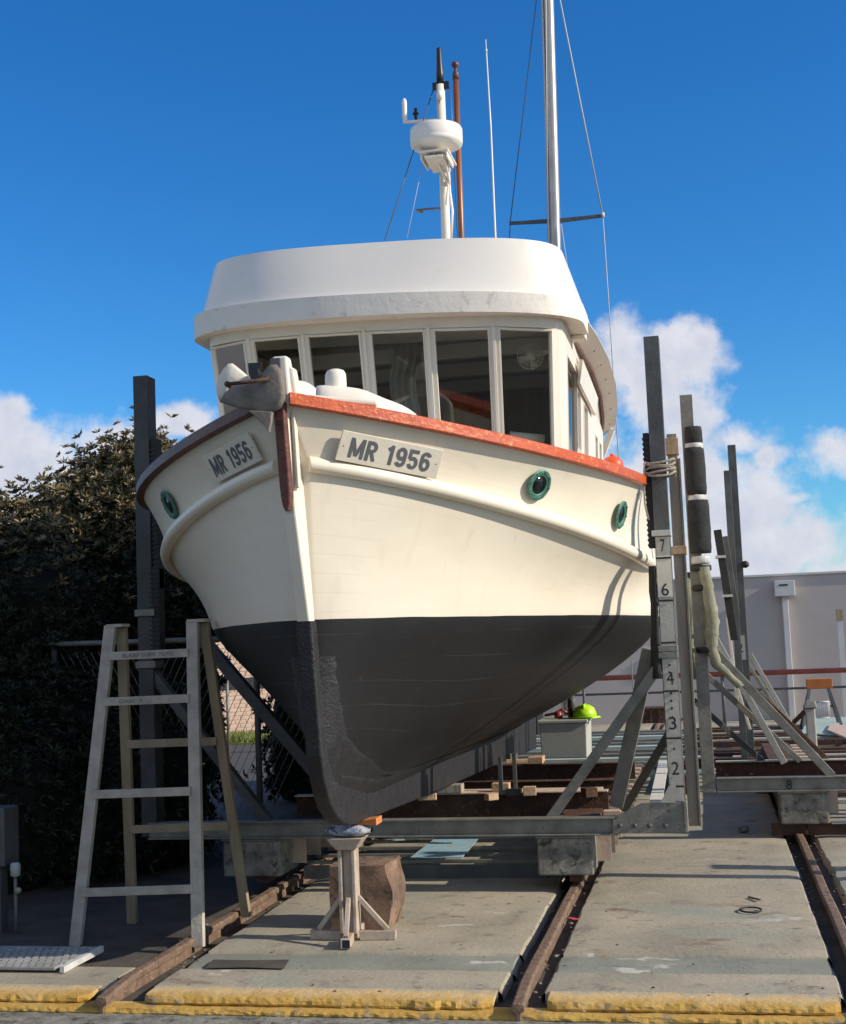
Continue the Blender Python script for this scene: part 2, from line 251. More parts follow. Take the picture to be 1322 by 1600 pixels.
# ------------------------------------------------------------------ mesh helpers
class MB:
    def __init__(s): s.b = bmesh.new()
    def hexa(s, P, mi=0):      # 8 points: bottom 4 (ccw), top 4
        v = [s.b.verts.new(p) for p in P]
        for f in ((3,2,1,0),(4,5,6,7),(0,1,5,4),(1,2,6,5),(2,3,7,6),(3,0,4,7)):
            try: s.b.faces.new([v[i] for i in f]).material_index = mi
            except ValueError: pass
        return s
    def box(s, x0, x1, y0, y1, z0, z1, mi=0):
        return s.hexa([(x0,y0,z0),(x1,y0,z0),(x1,y1,z0),(x0,y1,z0),(x0,y0,z1),(x1,y0,z1),(x1,y1,z1),(x0,y1,z1)], mi)
    def bar(s, a, b, wd, th, up=(0,0,1), wd2=None, th2=None):   # bar a->b, wd across, th along 'up'
        a, b = Vector(a), Vector(b); d = (b-a).normalized(); u = Vector(up); sd_ = d.cross(u)
        if sd_.length < 1e-4: sd_ = d.cross(Vector((0,1,0)))
        sd_.normalize(); u = sd_.cross(d).normalized(); P = []
        for p, W, T in ((a, wd, th), (b, wd2 or wd, th2 or th)):
            P += [p-sd_*W/2-u*T/2, p+sd_*W/2-u*T/2, p+sd_*W/2+u*T/2, p-sd_*W/2+u*T/2]
        return s.hexa(P)
    def tube(s, pts, r, n=10, r2=None, cap=True):
        pts = [Vector(p) for p in pts]; rings = []
        prev = None
        for i, p in enumerate(pts):
            d = (pts[min(i+1, len(pts)-1)]-pts[max(i-1, 0)]).normalized()
            if prev is None: x = d.orthogonal().normalized()
            else: x = (prev-d*prev.dot(d)).normalized()
            prev = x; y = d.cross(x); rr = r if r2 is None else r+(r2-r)*i/(len(pts)-1)
            rings.append([s.b.verts.new(p+(x*math.cos(2*PI*k/n)+y*math.sin(2*PI*k/n))*rr) for k in range(n)])
        for A, B in zip(rings, rings[1:]):
            for k in range(n):
                f = s.b.faces.new((A[k], A[(k+1)%n], B[(k+1)%n], B[k])); f.smooth = True
        if cap: s.b.faces.new(rings[0][::-1]); s.b.faces.new(rings[-1])
        return s
    def lathe(s, c, prof, n=24, axis=(0,0,1), caps=True):     # prof: (r, h)
        c = Vector(c); a = Vector(axis).normalized(); x = a.orthogonal().normalized(); y = a.cross(x); rings = []
        for r, h in prof:
            if r < 1e-5: rings.append([s.b.verts.new(c+a*h)])
            else: rings.append([s.b.verts.new(c+a*h+(x*math.cos(2*PI*k/n)+y*math.sin(2*PI*k/n))*r) for k in range(n)])
        for A, B in zip(rings, rings[1:]):
            for k in range(n):
                k2 = (k+1) % n
                if len(A) == 1 and len(B) == 1: continue
                f = [A[0], B[k2], B[k]] if len(A) == 1 else ([A[k], A[k2], B[0]] if len(B) == 1 else [A[k], A[k2], B[k2], B[k]])
                s.b.faces.new(f).smooth = True
        if caps and len(rings[0]) > 1: s.b.faces.new(rings[0][::-1])
        if caps and len(rings[-1]) > 1: s.b.faces.new(rings[-1])
        return s
    def grid(s, G, smooth=True, mi=0, close=False, uv=None):
        V = [[s.b.verts.new(p) for p in row] for row in G]
        for i in range(len(V)-1):
            m = len(V[i]); 
            for j in range(m if close else m-1):
                q = (V[i][j], V[i][(j+1)%m], V[i+1][(j+1)%m], V[i+1][j])
                try: f = s.b.faces.new(q); f.smooth = smooth; f.material_index = mi(i, j) if callable(mi) else mi
                except ValueError: continue
                if uv:
                    ul = s.b.loops.layers.uv.verify()
                    for lp, (a_, b_) in zip(f.loops, ((i,j),(i,j+1),(i+1,j+1),(i+1,j))): lp[ul].uv = uv(a_, b_)
        return V
    def poly(s, P, n, th):     # flat polygon extruded by th along n
        n = Vector(n).normalized(); a = [s.b.verts.new(Vector(p)) for p in P]; b = [s.b.verts.new(Vector(p)+n*th) for p in P]
        s.b.faces.new(a[::-1]); s.b.faces.new(b)
        for i in range(len(P)): j = (i+1) % len(P); s.b.faces.new((a[i], a[j], b[j], b[i]))
        return s
    def build(s, name, m, parent=None, bevel=0, solid=0, recentre=None, keepnormals=False, subsurf=0, soff=-1):
        me = bpy.data.meshes.new(name)
        if not keepnormals: bmesh.ops.recalc_face_normals(s.b, faces=s.b.faces)
        s.b.to_mesh(me); s.b.free()
        for k in (m if isinstance(m, (list, tuple)) else [m]): me.materials.append(k)
        o = bpy.data.objects.new(name, me); COL.objects.link(o)
        if parent is not None:
            o.parent = parent
            if parent.type == 'EMPTY': o.location = -Vector(parent.location)
        elif recentre is not False:
            xs = [v.co for v in me.vertices]
            c = Vector((sum(v.x for v in xs)/len(xs), sum(v.y for v in xs)/len(xs), min(v.z for v in xs)))
            me.transform(Matrix.Translation(-c)); o.location = c
        if solid: md = o.modifiers.new('solid', 'SOLIDIFY'); md.thickness = solid; md.offset = soff
        if bevel: md = o.modifiers.new('bevel', 'BEVEL'); md.width = bevel; md.segments = 2; md.limit_method = 'ANGLE'; md.angle_limit = R_(35)
        if subsurf: md = o.modifiers.new('sub', 'SUBSURF'); md.levels = md.render_levels = subsurf
        return o
def tag(o, label=None, cat=None, group=None, kind=None):
    if label: o['label'] = label
    if cat: o['category'] = cat
    if group: o['group'] = group
    if kind: o['kind'] = kind
    return o
def thing(name, loc, label, cat, group=None):
    o = bpy.data.objects.new(name, None); COL.objects.link(o); o.location = loc; o.empty_display_size = .2
    return tag(o, label, cat, group)
def text_mesh(name, s, size, origin, xdir, ydir, m, parent=None, sx=1.0, bold=.0, th=.002, fit=None):
    cu = bpy.data.curves.new(name, 'FONT'); cu.body = s; cu.size = size; cu.align_x = 'CENTER'; cu.align_y = 'CENTER'; cu.offset = bold; cu.extrude = th/2
    to = bpy.data.objects.new(name, cu); COL.objects.link(to); bpy.context.view_layer.update()
    dg = bpy.context.evaluated_depsgraph_get(); me = bpy.data.meshes.new_from_object(to.evaluated_get(dg)); bpy.data.objects.remove(to)
    xs = [v.co.x for v in me.vertices]; ys = [v.co.y for v in me.vertices]
    cx, cy = (max(xs)+min(xs))/2, (max(ys)+min(ys))/2
    kx, ky = sx, 1.
    if fit: kx = fit[0]/(max(xs)-min(xs)); ky = fit[1]/(max(ys)-min(ys))
    X = Vector(xdir).normalized(); Y = Vector(ydir); Z = X.cross(Y).normalized(); Y = Y.normalized(); O = Vector(origin)
    for v in me.vertices: v.co = O+X*(v.co.x-cx)*kx+Y*(v.co.y-cy)*ky+Z*v.co.z
    me.materials.clear(); me.materials.append(m)
    o = bpy.data.objects.new(name, me); COL.objects.link(o)
    if parent is not None:
        o.parent = parent
        if parent.type == 'EMPTY': o.location = -Vector(parent.location)
    return o
def glyph_strokes(ch, w, h, t):
    # strokes as centre lines of a condensed bold alphabet, t = stroke width
    a = t/2; r = w/2-a
    def arc(cx, cy, rx, ry, d0, d1, n=14): return [(cx+rx*math.cos(R_(d0+(d1-d0)*i/n)), cy+ry*math.sin(R_(d0+(d1-d0)*i/n))) for i in range(n+1)]
    if ch == 'M': return [[(a,0),(a,h)],[(w-a,0),(w-a,h)],[(a*1.1,h),(w/2,h*.12)],[(w-a*1.1,h),(w/2,h*.12)]]
    if ch == 'R': return [[(a,0),(a,h)],[(a,h-a)]+arc(w-a-h*.21, h-a-h*.21, h*.21, h*.21, 90, -90)+[(a,h-a-h*.42)],[(w*.48,h*.47),(w-a,0)]]
    if ch == '1': return [[(w*.62,0),(w*.62,h)],[(w*.62,h*.90),(w*.12,h*.76)]]
    if ch == '9': return [arc(w/2,h-a-h*.24,r,h*.24,0,360,26),[(w-a,h*.72)]+[(w-a,h*.3)]+arc(w/2,a+h*.18,r,h*.18,0,-165)]
    if ch == '6': return [arc(w/2,a+h*.24,r,h*.24,0,360,26),[(a,h*.28)]+[(a,h*.7)]+arc(w/2,h-a-h*.18,r,h*.18,180,15)]
    if ch == '5': return [[(w-a*.4,h-a),(a,h-a)],[(a,h),(a,h*.50)],[(a,h*.52)]+arc(w/2,a+h*.22,r,h*.24,120,-165,20)]
    return []
def word_mesh(name, word, O, X, Y, height, width, m, parent, th=.0015):
    X = Vector(X).normalized(); Y = Vector(Y).normalized(); Z = X.cross(Y).normalized(); O = Vector(O)
    ws = {'M': .80, ' ': .34, '1': .42}; gap = .10
    tot = sum(ws.get(c, .58) for c in word)+gap*(len(word)-1); k = width/(tot*height); x = -tot/2; mb = MB(); lay = 0
    for c in word:
        w = ws.get(c, .58)
        for st in glyph_strokes(c, w, 1., .185):
            lay += 1; n = len(st); L_, R__ = [], []; closed = (Vector(st[0]+(0,))-Vector(st[-1]+(0,))).length < 1e-3
            for i, p in enumerate(st):
                a_ = Vector(st[i-1] if i else (st[-2] if closed else st[0])); b_ = Vector(st[i+1] if i < n-1 else (st[1] if closed else st[-1])); d = (b_-a_).normalized(); q = Vector((-d.y, d.x))*.0925
                L_.append((p[0]+q.x, p[1]+q.y)); R__.append((p[0]-q.x, p[1]-q.y))
            zo = .0001*(lay % 6)
            def T(p, z): return O+X*((x+min(w, max(0, p[0])))*height*k)+Y*((min(1, max(0, p[1]))-.5)*height)+Z*(z+zo)
            mb.grid([[T(p, th) for p in L_], [T(p, th) for p in R__]], False)
        x += w+gap
    return mb.build(name, m, parent, keepnormals=True)
def struct(o): o['kind'] = 'structure'; return o
def _unused(): pass
def pebble(c, r, mb, seed=0, flat=.5):
    rr = random.Random(seed); n = 7; rings = []
    G = []
    for i in range(5):
        th = PI*i/4; row = []
        for k in range(n):
            q = r*(.75+.5*rr.random()); row.append((c[0]+q*math.sin(th)*math.cos(2*PI*k/n), c[1]+q*math.sin(th)*math.sin(2*PI*k/n), c[2]+q*flat*math.cos(th)+r*flat))
        G.append(row)
    mb.grid(G, True, close=True)

# ================================================================== GROUND AND SLIPWAY
RA, RB, RL, RR = -.99, .64, -3.12, 2.77      # rail lines
mb = MB(); mb.grid([[(x, y, -.10) for x in (-900,-60,-20,-8,-4,0,4,10,30,900)] for y in (-300,-2,0,6.2,12,20,30,60,200,2500)], False)
struct(mb.build('ground', M['ground'], recentre=False))
def pad(x0, x1, y0, y1, z=0., m='slab', nose=False, name='slipway_slab', th=.095, seed=1):
    # concrete pad with worn, slightly wandering edges
    mb = MB(); nx = max(2, int((x1-x0)/.07)); ny = max(2, int((y1-y0)/.12)); ny = min(ny, 60); nx = min(nx, 60)
    def P(i, j, zz, inset=0):
        x = x0+(x1-x0)*i/nx; y = y0+(y1-y0)*j/ny
        e = .012
        if i in (0, nx): x += noise.noise((y*3, seed, 7))*e*2-math.copysign(inset, 1 if i else -1)
        if j in (0, ny): y += noise.noise((x*3, seed, 3))*e*2-math.copysign(inset, 1 if j else -1)
        edge = min(x-x0, x1-x, y-y0, y1-y); c = max(0, .03-edge)
        return (x, y, zz-c*.25+noise.noise((x*1.7, y*1.7, seed))*.004)
    V = mb.grid([[P(i, j, z) for i in range(nx+1)] for j in range(ny+1)], True)
    # side skirts
    def skirt(vs, dx, dy):
        G = [[v.co for v in vs]]
        for a, dz in ((.012, .010), (.022, .03), (.022, th)): G.append([(v.co.x+dx*a, v.co.y+dy*a, v.co.z-dz) for v in vs])
        mb.grid(G, True)
    skirt(V[0], 0, -1); skirt(V[-1], 0, 1); skirt([r[0] for r in V], -1, 0); skirt([r[-1] for r in V], 1, 0)
    return struct(mb.build(name, M[m], recentre=False, keepnormals=False))
ys = [6.80, 7.19, 7.585, 8.98, 10.35, 11.9, 14, 17, 21, 26]
for i, (a, b) in enumerate(zip(ys, ys[1:])):
    zo = [0, -.012, .0, .002, 0, .003, 0, 0, 0][i]
    pad(RL+.17, RA-.135, a+.004, b-.004, zo, 'slab2' if i in (1,) else 'slab', seed=i)
    pad(RA+.11, RB-.12, a+.004, b-.004, zo, 'slab2' if i in (1,) else 'slab', seed=20+i)
    pad(RB+.14, RR-.12, a+.004, b-.004, zo, 'slab', seed=40+i)
# yellow nosing along the front
def nosing(x0, x1, y0, y1, z0, z1, seed, name='slipway_kerb'):
    mb = MB(); n = max(4, int((x1-x0)/.025)); prof = [(1, 1), (.75, 1), (.45, .98), (.22, .95), (.10, .88), (.04, .62), (0, .28), (.03, 0)]
    G = []
    for i in range(n+1):
        x = x0+(x1-x0)*i/n; row = []; e = min(i, n-i)*(x1-x0)/n; rr = max(0, .05-e)**1.3*1.5
        for k, (a, b) in enumerate(prof):
            dy = noise.noise((x*5, k*.3, seed))*.009+noise.noise((x*28, k*.5, seed))*.010+(-.02 if noise.noise((x*3.1, seed, 9)) > .42 else 0)
            row.append((x+ (0), y0+rr+(y1-y0-rr)*a+dy*(k > 0), z0+(z1-z0)*b+noise.noise((x*12, k*.3, seed+5))*.003*(k > 0)))
        G.append(row)
    mb.grid(G, False); mb.b.faces.new([v for v in mb.b.verts][:len(prof)]) ; mb.b.verts.ensure_lookup_table(); mb.b.faces.new(mb.b.verts[-len(prof):])
    return struct(mb.build(name, M['yellow'], recentre=False))
nosing(RL+.19, RA-.135, 6.595, 6.80, -.046, -.003, 1); nosing(RA+.13, RB-.14, 6.595, 6.80, -.046, -.003, 2); nosing(RB+.16, RR-.12, 6.595, 6.80, -.046, -.003, 3)
nosing(-6.0, RL-.12, 6.60, 6.80, -.046, -.006, 4)
nosing(-9, 6, 6.53, 6.66, -.078, -.048, 5)
mb = MB(); mb.grid([[(x, y, -.062) for x in (-3.3, 3.4)] for y in (6.6, 6.9, 9, 14)], False); struct(mb.build('trench_floor', M['ground'], recentre=False))
mb = MB(); mb.box(-12, 9, 5.9, 6.56, -.30, -.076); struct(mb.build('quay_apron', M['conc'], recentre=False))
mb = MB(); mb.box(-25, 20, -13.9, 5.89, -.3, -.090); struct(mb.build('unseen_yard_ground', M['asphalt'], recentre=False))  # unseen ground before the kerb, made dark asphalt to cut bounce light
# left hand pads beside the outer rail
pad(-4.4, RL-.10, 6.805, 6.96, -.008, 'slab', seed=61); pad(-4.2, RL-.12, 6.97, 7.20, .0, 'slab', seed=62)
pad(-9, -4.42, 6.805, 7.4, -.02, 'slab', seed=63)
mb = MB(); mb.grid([[(x, y, -.055+noise.noise((x*2, y*2, 0))*.03) for x in [RL-.12-.15*i for i in range(28)]] for y in [7.0+.15*j for j in range(44)]], True); struct(mb.build('dirt_verge', M['ground'], recentre=False))
# far yard concrete to the right and behind
mb = MB(); mb.box(-3.3, 14, 26.2, 60, -.2, -.02); mb.box(RR+.13, 14, 6.62, 26.1, -.2, -.006); struct(mb.build('yard_paving', M['farground'], recentre=False))

def rail(x, y0, y1, label, wide=.062):
    mb = MB(); n = 60; pts = []
    prof = [(-wide*.85, -.094), (wide*.85, -.094), (wide*.85, -.08), (.012, -.065), (.012, -.01), (wide*.5, .0), (wide*.5, .028), (wide*.36, .036), (-wide*.36, .036), (-wide*.5, .028), (-wide*.5, .0), (-.012, -.01), (-.012, -.065), (-wide*.85, -.08)]
    G = []
    for i in range(n+1):
        y = y0+(y1-y0)*(i/n)**1.5; dx = noise.noise((y*1.3, x, 0))*.006
        G.append([(x+dx+a, y, z+noise.noise((y*8, a*9, x))*.003-.03*max(0, 1-(y-y0)/.35)) for a, z in prof])
    mb.grid(G, False, close=True); mb.b.verts.ensure_lookup_table(); mb.b.faces.new(mb.b.verts[:len(prof)]); mb.b.faces.new(mb.b.verts[-len(prof):])
    o = mb.build('slipway_rail', M['rustrail'], bevel=.004); tag(o, label, 'rail', 'rusty rails running up the slipway')
rail(RA, 6.52, 27, 'rusty rail ending at the yellow edge in the middle, right of the jack stand')
rail(RB, 6.52, 27, 'rusty rail at the right edge, in front of the block marked under the numbered beam')
rail(RL, 6.52, 27, 'rusty timber edged rail running under the ladder foot on the left', .062)
rail(RR, 6.4, 27, 'outer rusty rail beyond the right hand cradle')

# ================================================================== BOAT
X0 = -2.10
boat = thing('fishing_boat', (X0, 8, .69), 'white wooden fishing boat with black bottom and red brown gunwale standing on the slipway cradle', 'boat')
def lerp_tab(x, T):
    if x <= T[0][0]: return T[0][1]
    for (a, b), (c, d) in zip(T, T[1:]):
        if x <= c: return b+(d-b)*(x-a)/(c-a)
    return T[-1][1]
def zkeel(Y): return lerp_tab(Y, [(7.3,.95),(8,.83),(11.3,.80),(16.5,.74)])
def stemY(z): return lerp_tab(z, [(.69,7.9),(.72,7.60),(.78,7.38),(.9,7.16),(1.2,7.04),(1.87,6.93),(2.43,6.74),(2.9,6.66),(3.3,6.63)])
YE = 17.2
def stern(Y, v): # narrowing towards the stern
    s = max(0, (Y-12.5)/(YE-12.5)); return 1-(.28+.12*(1-v))*s*s
def c_sheer(q):
    Y = 6.605+(YE-6.605)*q; u = min(1, (Y-6.60)/3.10); z = 2.985-.74*u+.532*u*u
    if Y > 9.7: z += .012*(Y-9.7)
    return (.03+1.68*(1-(1-u)**2.58)**(1/1.035))*stern(Y, 1), Y, z
def c_rub(q):
    Y = 6.80+(YE-6.80)*q; u = min(1, (Y-6.78)/3.86); z = 2.699-1.026*u+.592*u*u
    if Y > 10.6: z += .012*(Y-10.6)
    return (.035+1.655*(1-(1-u)**2.84)**(1/1.178))*stern(Y, 1), Y, z
def c_low(q, v):       # v 0 keel .. 1 waterline
    z0 = .95+(1.87-.95)*v; Ys = stemY(z0)+.03
    p, e, L0, m0, n0 = 1.435, .969, 6.458, 1.231, 2.09
    B = 1.66*(1-(1-v)**p)**e; Lc = L0+(5.0-L0)*v; m = m0+(1.3-m0)*v; n = n0+(2.3-n0)*v
    Y = Ys+(YE-Ys)*q; b = .035+B*(1-(1-min(1, (Y-Ys)/Lc))**n)**(1/m)
    z = zkeel(Y)+(1.862-zkeel(Y))*v
    s = max(0, (Y-13)/(YE-13)); z += s*s*.75*(1-v)
    return b*stern(Y, v), Y, z
NQ = 90
def gq(i): return (i/NQ)**1.7
def row_pts(k, side):   # k: row id
    pts = []
    for i in range(NQ+1):
        q = gq(i)
        if k <= 1: b, Y, z = c_low(q, k)
        elif k <= 2:
            a, c = Vector(c_low(q, 1)), Vector(c_rub(q)); f = k-1; p = a.lerp(c, f); p.x -= .05*math.sin(PI*f)*min(1, p.x); b, Y, z = p
        else:
            a, c = Vector(c_rub(q)), Vector(c_sheer(q)); f = k-2; p = a.lerp(c, f); p.x -= .03*math.sin(PI*f)*min(1, p.x); b, Y, z = p
        if k == 1: z += noise.noise((Y*4, side*3., 1))*.005
        pts.append((X0+side*b, Y, z))
    return pts
rows = [i/22 for i in range(23)]+[1+i/6 for i in range(1, 7)]+[2+i/5 for i in range(1, 6)]
mb = MB()
for s in (-1, 1):
    mb.grid([row_pts(k, s) for k in rows], True, mi=lambda i, j: 1 if i < 22 else 0, uv=lambda i, j: (gq(j), rows[i]/3))
# transom and stem closure
ring = [row_pts(k, 1)[-1] for k in rows]; ringL = [row_pts(k, -1)[-1] for k in rows]
mb.grid([ring, ringL], False); mb.grid([[row_pts(k, -1)[0] for k in rows], [row_pts(k, 1)[0] for k in rows]], True, mi=lambda i, j: 1 if j < 22 else 0)
bmesh.ops.remove_doubles(mb.b, verts=mb.b.verts, dist=.0005)
hull = mb.build('hull', [M['hullwhite'], M['antifoul']], boat)
# planking relief on the hull
md = hull.modifiers.new('sub', 'SUBSURF'); md.levels = md.render_levels = 1
# stem and keel backbone (rough black below water, cream above)
mb = MB(); mu = MB()
def slab_loft(mb, O, I, hw):
    mb.grid([[(X0-hw, *i), (X0-hw*.8, o[0], o[1]), (X0+hw*.8, o[0], o[1]), (X0+hw, *i)] for o, i in zip(O, I)], False, close=True)
ko = [(6.885,1.87),(6.91,1.7),(6.94,1.5),(6.975,1.3),(7.0,1.15),(7.045,1.02),(7.11,.92),(7.19,.845),(7.29,.785),(7.40,.742),(7.53,.712),(7.7,.695),(7.9,.687),(8.6,.662),(9.7,.618),(11.1,.575),(12.6,.527),(14.3,.47),(16.0,.41)]
ki = [(7.04,1.87),(7.06,1.7),(7.09,1.5),(7.12,1.3),(7.16,1.2),(7.21,1.13),(7.26,1.07),(7.33,1.02),(7.41,.98),(7.50,.95),(7.60,.93),(7.75,.92),(7.95,.92),(8.65,.91),(9.75,.90),(11.1,.89),(12.6,.88),(14.3,.85),(16.0,.82)]
slab_loft(mb, ko, ki, .055); mb.b.verts.ensure_lookup_table(); mb.b.faces.new(mb.b.verts[-4:])
mb.build('keel', M['antifoul_rough'], boat, bevel=.012)
# rough coat band beside the stem and keel: slightly raised doubling
mb = MB()
def q_at(v, w_):
    Ys = stemY(.95+.92*v)+.03; b0 = c_low(0, v)[0]; q = 0.
    while c_low(q, v)[0]-b0 < w_ and q < .3: q += .0004
    return q
for s in (-1, 1):
    G = []
    for i in range(0, 33):
        v = .80*i/32; wdt = .085+.02*noise.noise((v*14, s, 0))+.05*max(0, (.3-v)/.3); qq = q_at(v, wdt); row = []
        for j in range(6):
            b, Y, z = c_low(qq*j/5, v); row.append((X0+s*(b+.009*(1 if j < 5 else .1)), Y-.004*(j < 5), z))
        G.append(row)
    mb.grid(G, True)
    G = []
    for i in range(0, 46):
        Yk = 7.30+i*.2; row = []
        for v in (0, .025, .05, .075, .09):
            Ys = stemY(.95+.92*v)+.03; q = max(0.0005, (Yk-Ys)/(YE-Ys)); b, Y, z = c_low(q, v); row.append((X0+s*(b+.012*(1 if v < .08 else .1)), Y, z-.005))
        G.append(row)
    mb.grid(G, True)
mb.build('stem_doubling', M['antifoul_rough'], boat)
zu = [1.87+.09*i for i in range(14)]
slab_loft(mu, [(stemY(z)-.045, z) for z in zu], [(stemY(z)+.12, z) for z in zu], .045)
mu.build('stem_post', M['hullwhite'], boat, bevel=.01)
# brown worn stem plate with rounded lower end and pale edge
mb = MB(); zz = [2.44, 2.47, 2.52]+[2.6+.1*i for i in range(5)]
mb.grid([[(X0-hw, stemY(z)-.047, z), (X0-hw*.7, stemY(z)-.085, z), (X0+hw*.7, stemY(z)-.085, z), (X0+hw, stemY(z)-.047, z)] for z, hw in zip(zz, [.012,.028,.036]+[.038]*5)], False, close=True)
mb.b.verts.ensure_lookup_table(); mb.b.faces.new(mb.b.verts[:4]); mb.b.faces.new(mb.b.verts[-4:])
mb.build('stem_plate', M['varnish_dark'], boat, bevel=.008)
mb = MB(); mb.bar((X0+.056, stemY(2.62)-.01, 2.56), (X0+.056, stemY(3.0)-.01, 3.02), .018, .05, (0,1,0)); mb.build('stem_trim', M['plate'], boat, bevel=.005)
# stem head
mb = MB(); mb.hexa([(X0-.055,6.60,2.98),(X0+.055,6.60,2.98),(X0+.065,6.75,2.98),(X0-.065,6.75,2.98),(X0-.042,6.61,3.25),(X0+.038,6.61,3.25),(X0+.038,6.69,3.25),(X0-.042,6.69,3.25)])
mb.hexa([(X0+.04,6.64,3.0),(X0+.085,6.64,3.0),(X0+.085,6.74,3.0),(X0+.04,6.74,3.0),(X0+.03,6.63,3.20),(X0+.065,6.63,3.19),(X0+.065,6.71,3.19),(X0+.03,6.71,3.20)])
sh = mb.build('stem_head', M['white'], boat, bevel=.012)
mb = MB(); mb.box(X0-.045, X0+.008, 6.588, 6.606, 3.11, 3.235); mb.build('head_dark_patch', M['grey'], sh)  # dark patch on the front left of the stem head

# gunwale cap rails
def sweep(fn, prof, side, q0, q1, n=110, end=True, pw=1.7):
    mb = MB(); G = []
    P = [Vector(fn(q0+(q1-q0)*(i/n)**pw)) for i in range(n+1)]
    for i, p in enumerate(P):
        d = P[min(i+1, n)]-P[max(i-1, 0)]; d = Vector((d.x, d.y, 0)).normalized(); nx, ny = d.y, -d.x     # outward normal in plan (b, Y)
        G.append([(X0+side*(max(.0, p.x+a*nx)), p.y+a*ny, p.z+h) for a, h in prof])
    mb.grid(G, True, close=True)
    mb.b.verts.ensure_lookup_table(); k = len(prof)
    mb.b.faces.new(mb.b.verts[:k]); mb.b.faces.new(mb.b.verts[-k:])
    return mb
capp = [(-.05,-.001),(.048,0),(.05,.003),(.05,.057),(.044,.063),(-.11,.063),(-.12,.05),(-.12,.0)]
for s in (1, -1):
    o = sweep(c_sheer, capp, s, .00005, 1).build('gunwale', M['varnish'] if s == 1 else M['varnish_dark'], boat)  # left gunwale gets the darker varnish, its shade put into the colour
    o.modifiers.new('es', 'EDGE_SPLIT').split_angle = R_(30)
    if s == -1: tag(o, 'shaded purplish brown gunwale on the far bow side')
rubp = [(-.01,.046),(.022,.042),(.042,.026),(.049,0),(.042,-.024),(.022,-.038),(-.01,-.041)]
for s in (1, -1): sweep(c_rub, rubp, s, .00005, 1).build('rub_rail', M['hullwhite'], boat)
# deck
mb = MB(); G = []
for i in range(0, NQ+1, 3):
    q = gq(i); pr_ = Vector(c_rub(max(q, .004))).lerp(Vector(c_sheer(max(q, .004))), .25); b, Y, z = pr_; b = max(.01, b-.09); G.append([(X0-b, Y+.10, z), (X0, Y+.10, z+.03), (X0+b, Y+.10, z)])
mb.grid(G, True); mb.build('deck', M['white'], boat)
# bulwark lining
for s in (-1, 1):
    mb = MB(); G = []
    for i in range(1, NQ+1, 2):
        G.append([(X0+s*max(.005, p_.x-.085), p_.y+.07, p_.z) for p_ in [Vector(c_rub(gq(i))).lerp(Vector(c_sheer(gq(i))), f_) for f_ in (.22, .5, .75, 1.0)]])
    mb.grid(G, True); mb.build('bulwark', M['white'], boat)

# point on the topside between rub (f=0) and sheer (f=1)
def side_pt(side, q, f):
    a, c = Vector(c_rub(q)), Vector(c_sheer(q)); p = a.lerp(c, f); return Vector((X0+side*p.x, p.y, p.z))
def find_q(side, px, f=.5):
    best = min(((abs(proj(side_pt(side, q/2000, f))[0]-px), q/2000) for q in range(2, 1200 if side > 0 else 330)), key=lambda t: t[0]); return best[1]
def plate(side, pxa, pxb, f, hgt):
    A = side_pt(side, find_q(side, pxa, f), f); B = side_pt(side, find_q(side, pxb, f), f)
    mid = side_pt(side, (find_q(side, pxa, f)+find_q(side, pxb, f))/2, f)
    x = (B-A).normalized(); qm = (find_q(side, pxa, f)+find_q(side, pxb, f))/2
    up = (side_pt(side, qm, 1)-side_pt(side, qm, 0)); up = (up-x*up.dot(x)).normalized(); n = x.cross(up).normalized()
    if n.y > 0: n = -n
    # offset so that the flat board just clears the curved hull
    c = (A+B)/2; off = max(0, (mid-c).dot(n))+.012
    c = c+n*off; hl = (B-A).length/2
    pl = MB(); P = [c-x*hl-up*hgt/2, c+x*hl-up*hgt/2, c+x*hl+up*hgt/2, c-x*hl+up*hgt/2]
    pl.poly(P, n, .012); po = pl.build('registration_board', M['plate'], boat, bevel=.002)
    word_mesh('registration_lettering', 'MR 1956', c+n*.012, x, up, hgt*.66, hl*2*.80, M['letter'], po)
    for k in (-1, 1): MB().lathe(c+x*k*hl*.92+n*.012, [(.0035,0),(.0035,.0015),(0,.002)], 8, n).build('board_screw', M['grey'], po)
    return po
plate(1, 527, 683, .47, .165); plate(-1, 332, 405, .50, .165)
def porthole(side, px, f):
    q = find_q(side, px, f); c = side_pt(side, q, f); a = side_pt(side, q+.004, f)-side_pt(side, q-.004, f); u = side_pt(side, q, f+.1)-side_pt(side, q, f-.1)
    n = a.cross(u).normalized(); n = n if n.x*side > 0 else -n
    c = c+n*.001
    o = MB().lathe(c, [(.056,.0),(.094,.0),(.094,.008),(.090,.011),(.074,.012),(.072,.008),(.060,.007),(.056,.004),(.056,.0)], 48, n, caps=False).build('porthole', M['bronze'], boat)
    o.modifiers.new('es', 'EDGE_SPLIT').split_angle = R_(25)
    MB().lathe(c, [(.057,.001),(.057,.003),(0,.004)], 32, n).build('porthole_glass', M['darkglass'], o)
    for k in range(8):
        x = n.orthogonal().normalized(); y = n.cross(x); MB().lathe(c+(x*math.cos(k*PI/4)+y*math.sin(k*PI/4))*.084+n*.012, [(.005,0),(.005,.004),(0,.005)], 8, n).build('porthole_bolt', M['bronze'], o)
porthole(1, 842, .52); porthole(1, 970, .47); porthole(-1, 265, .45)

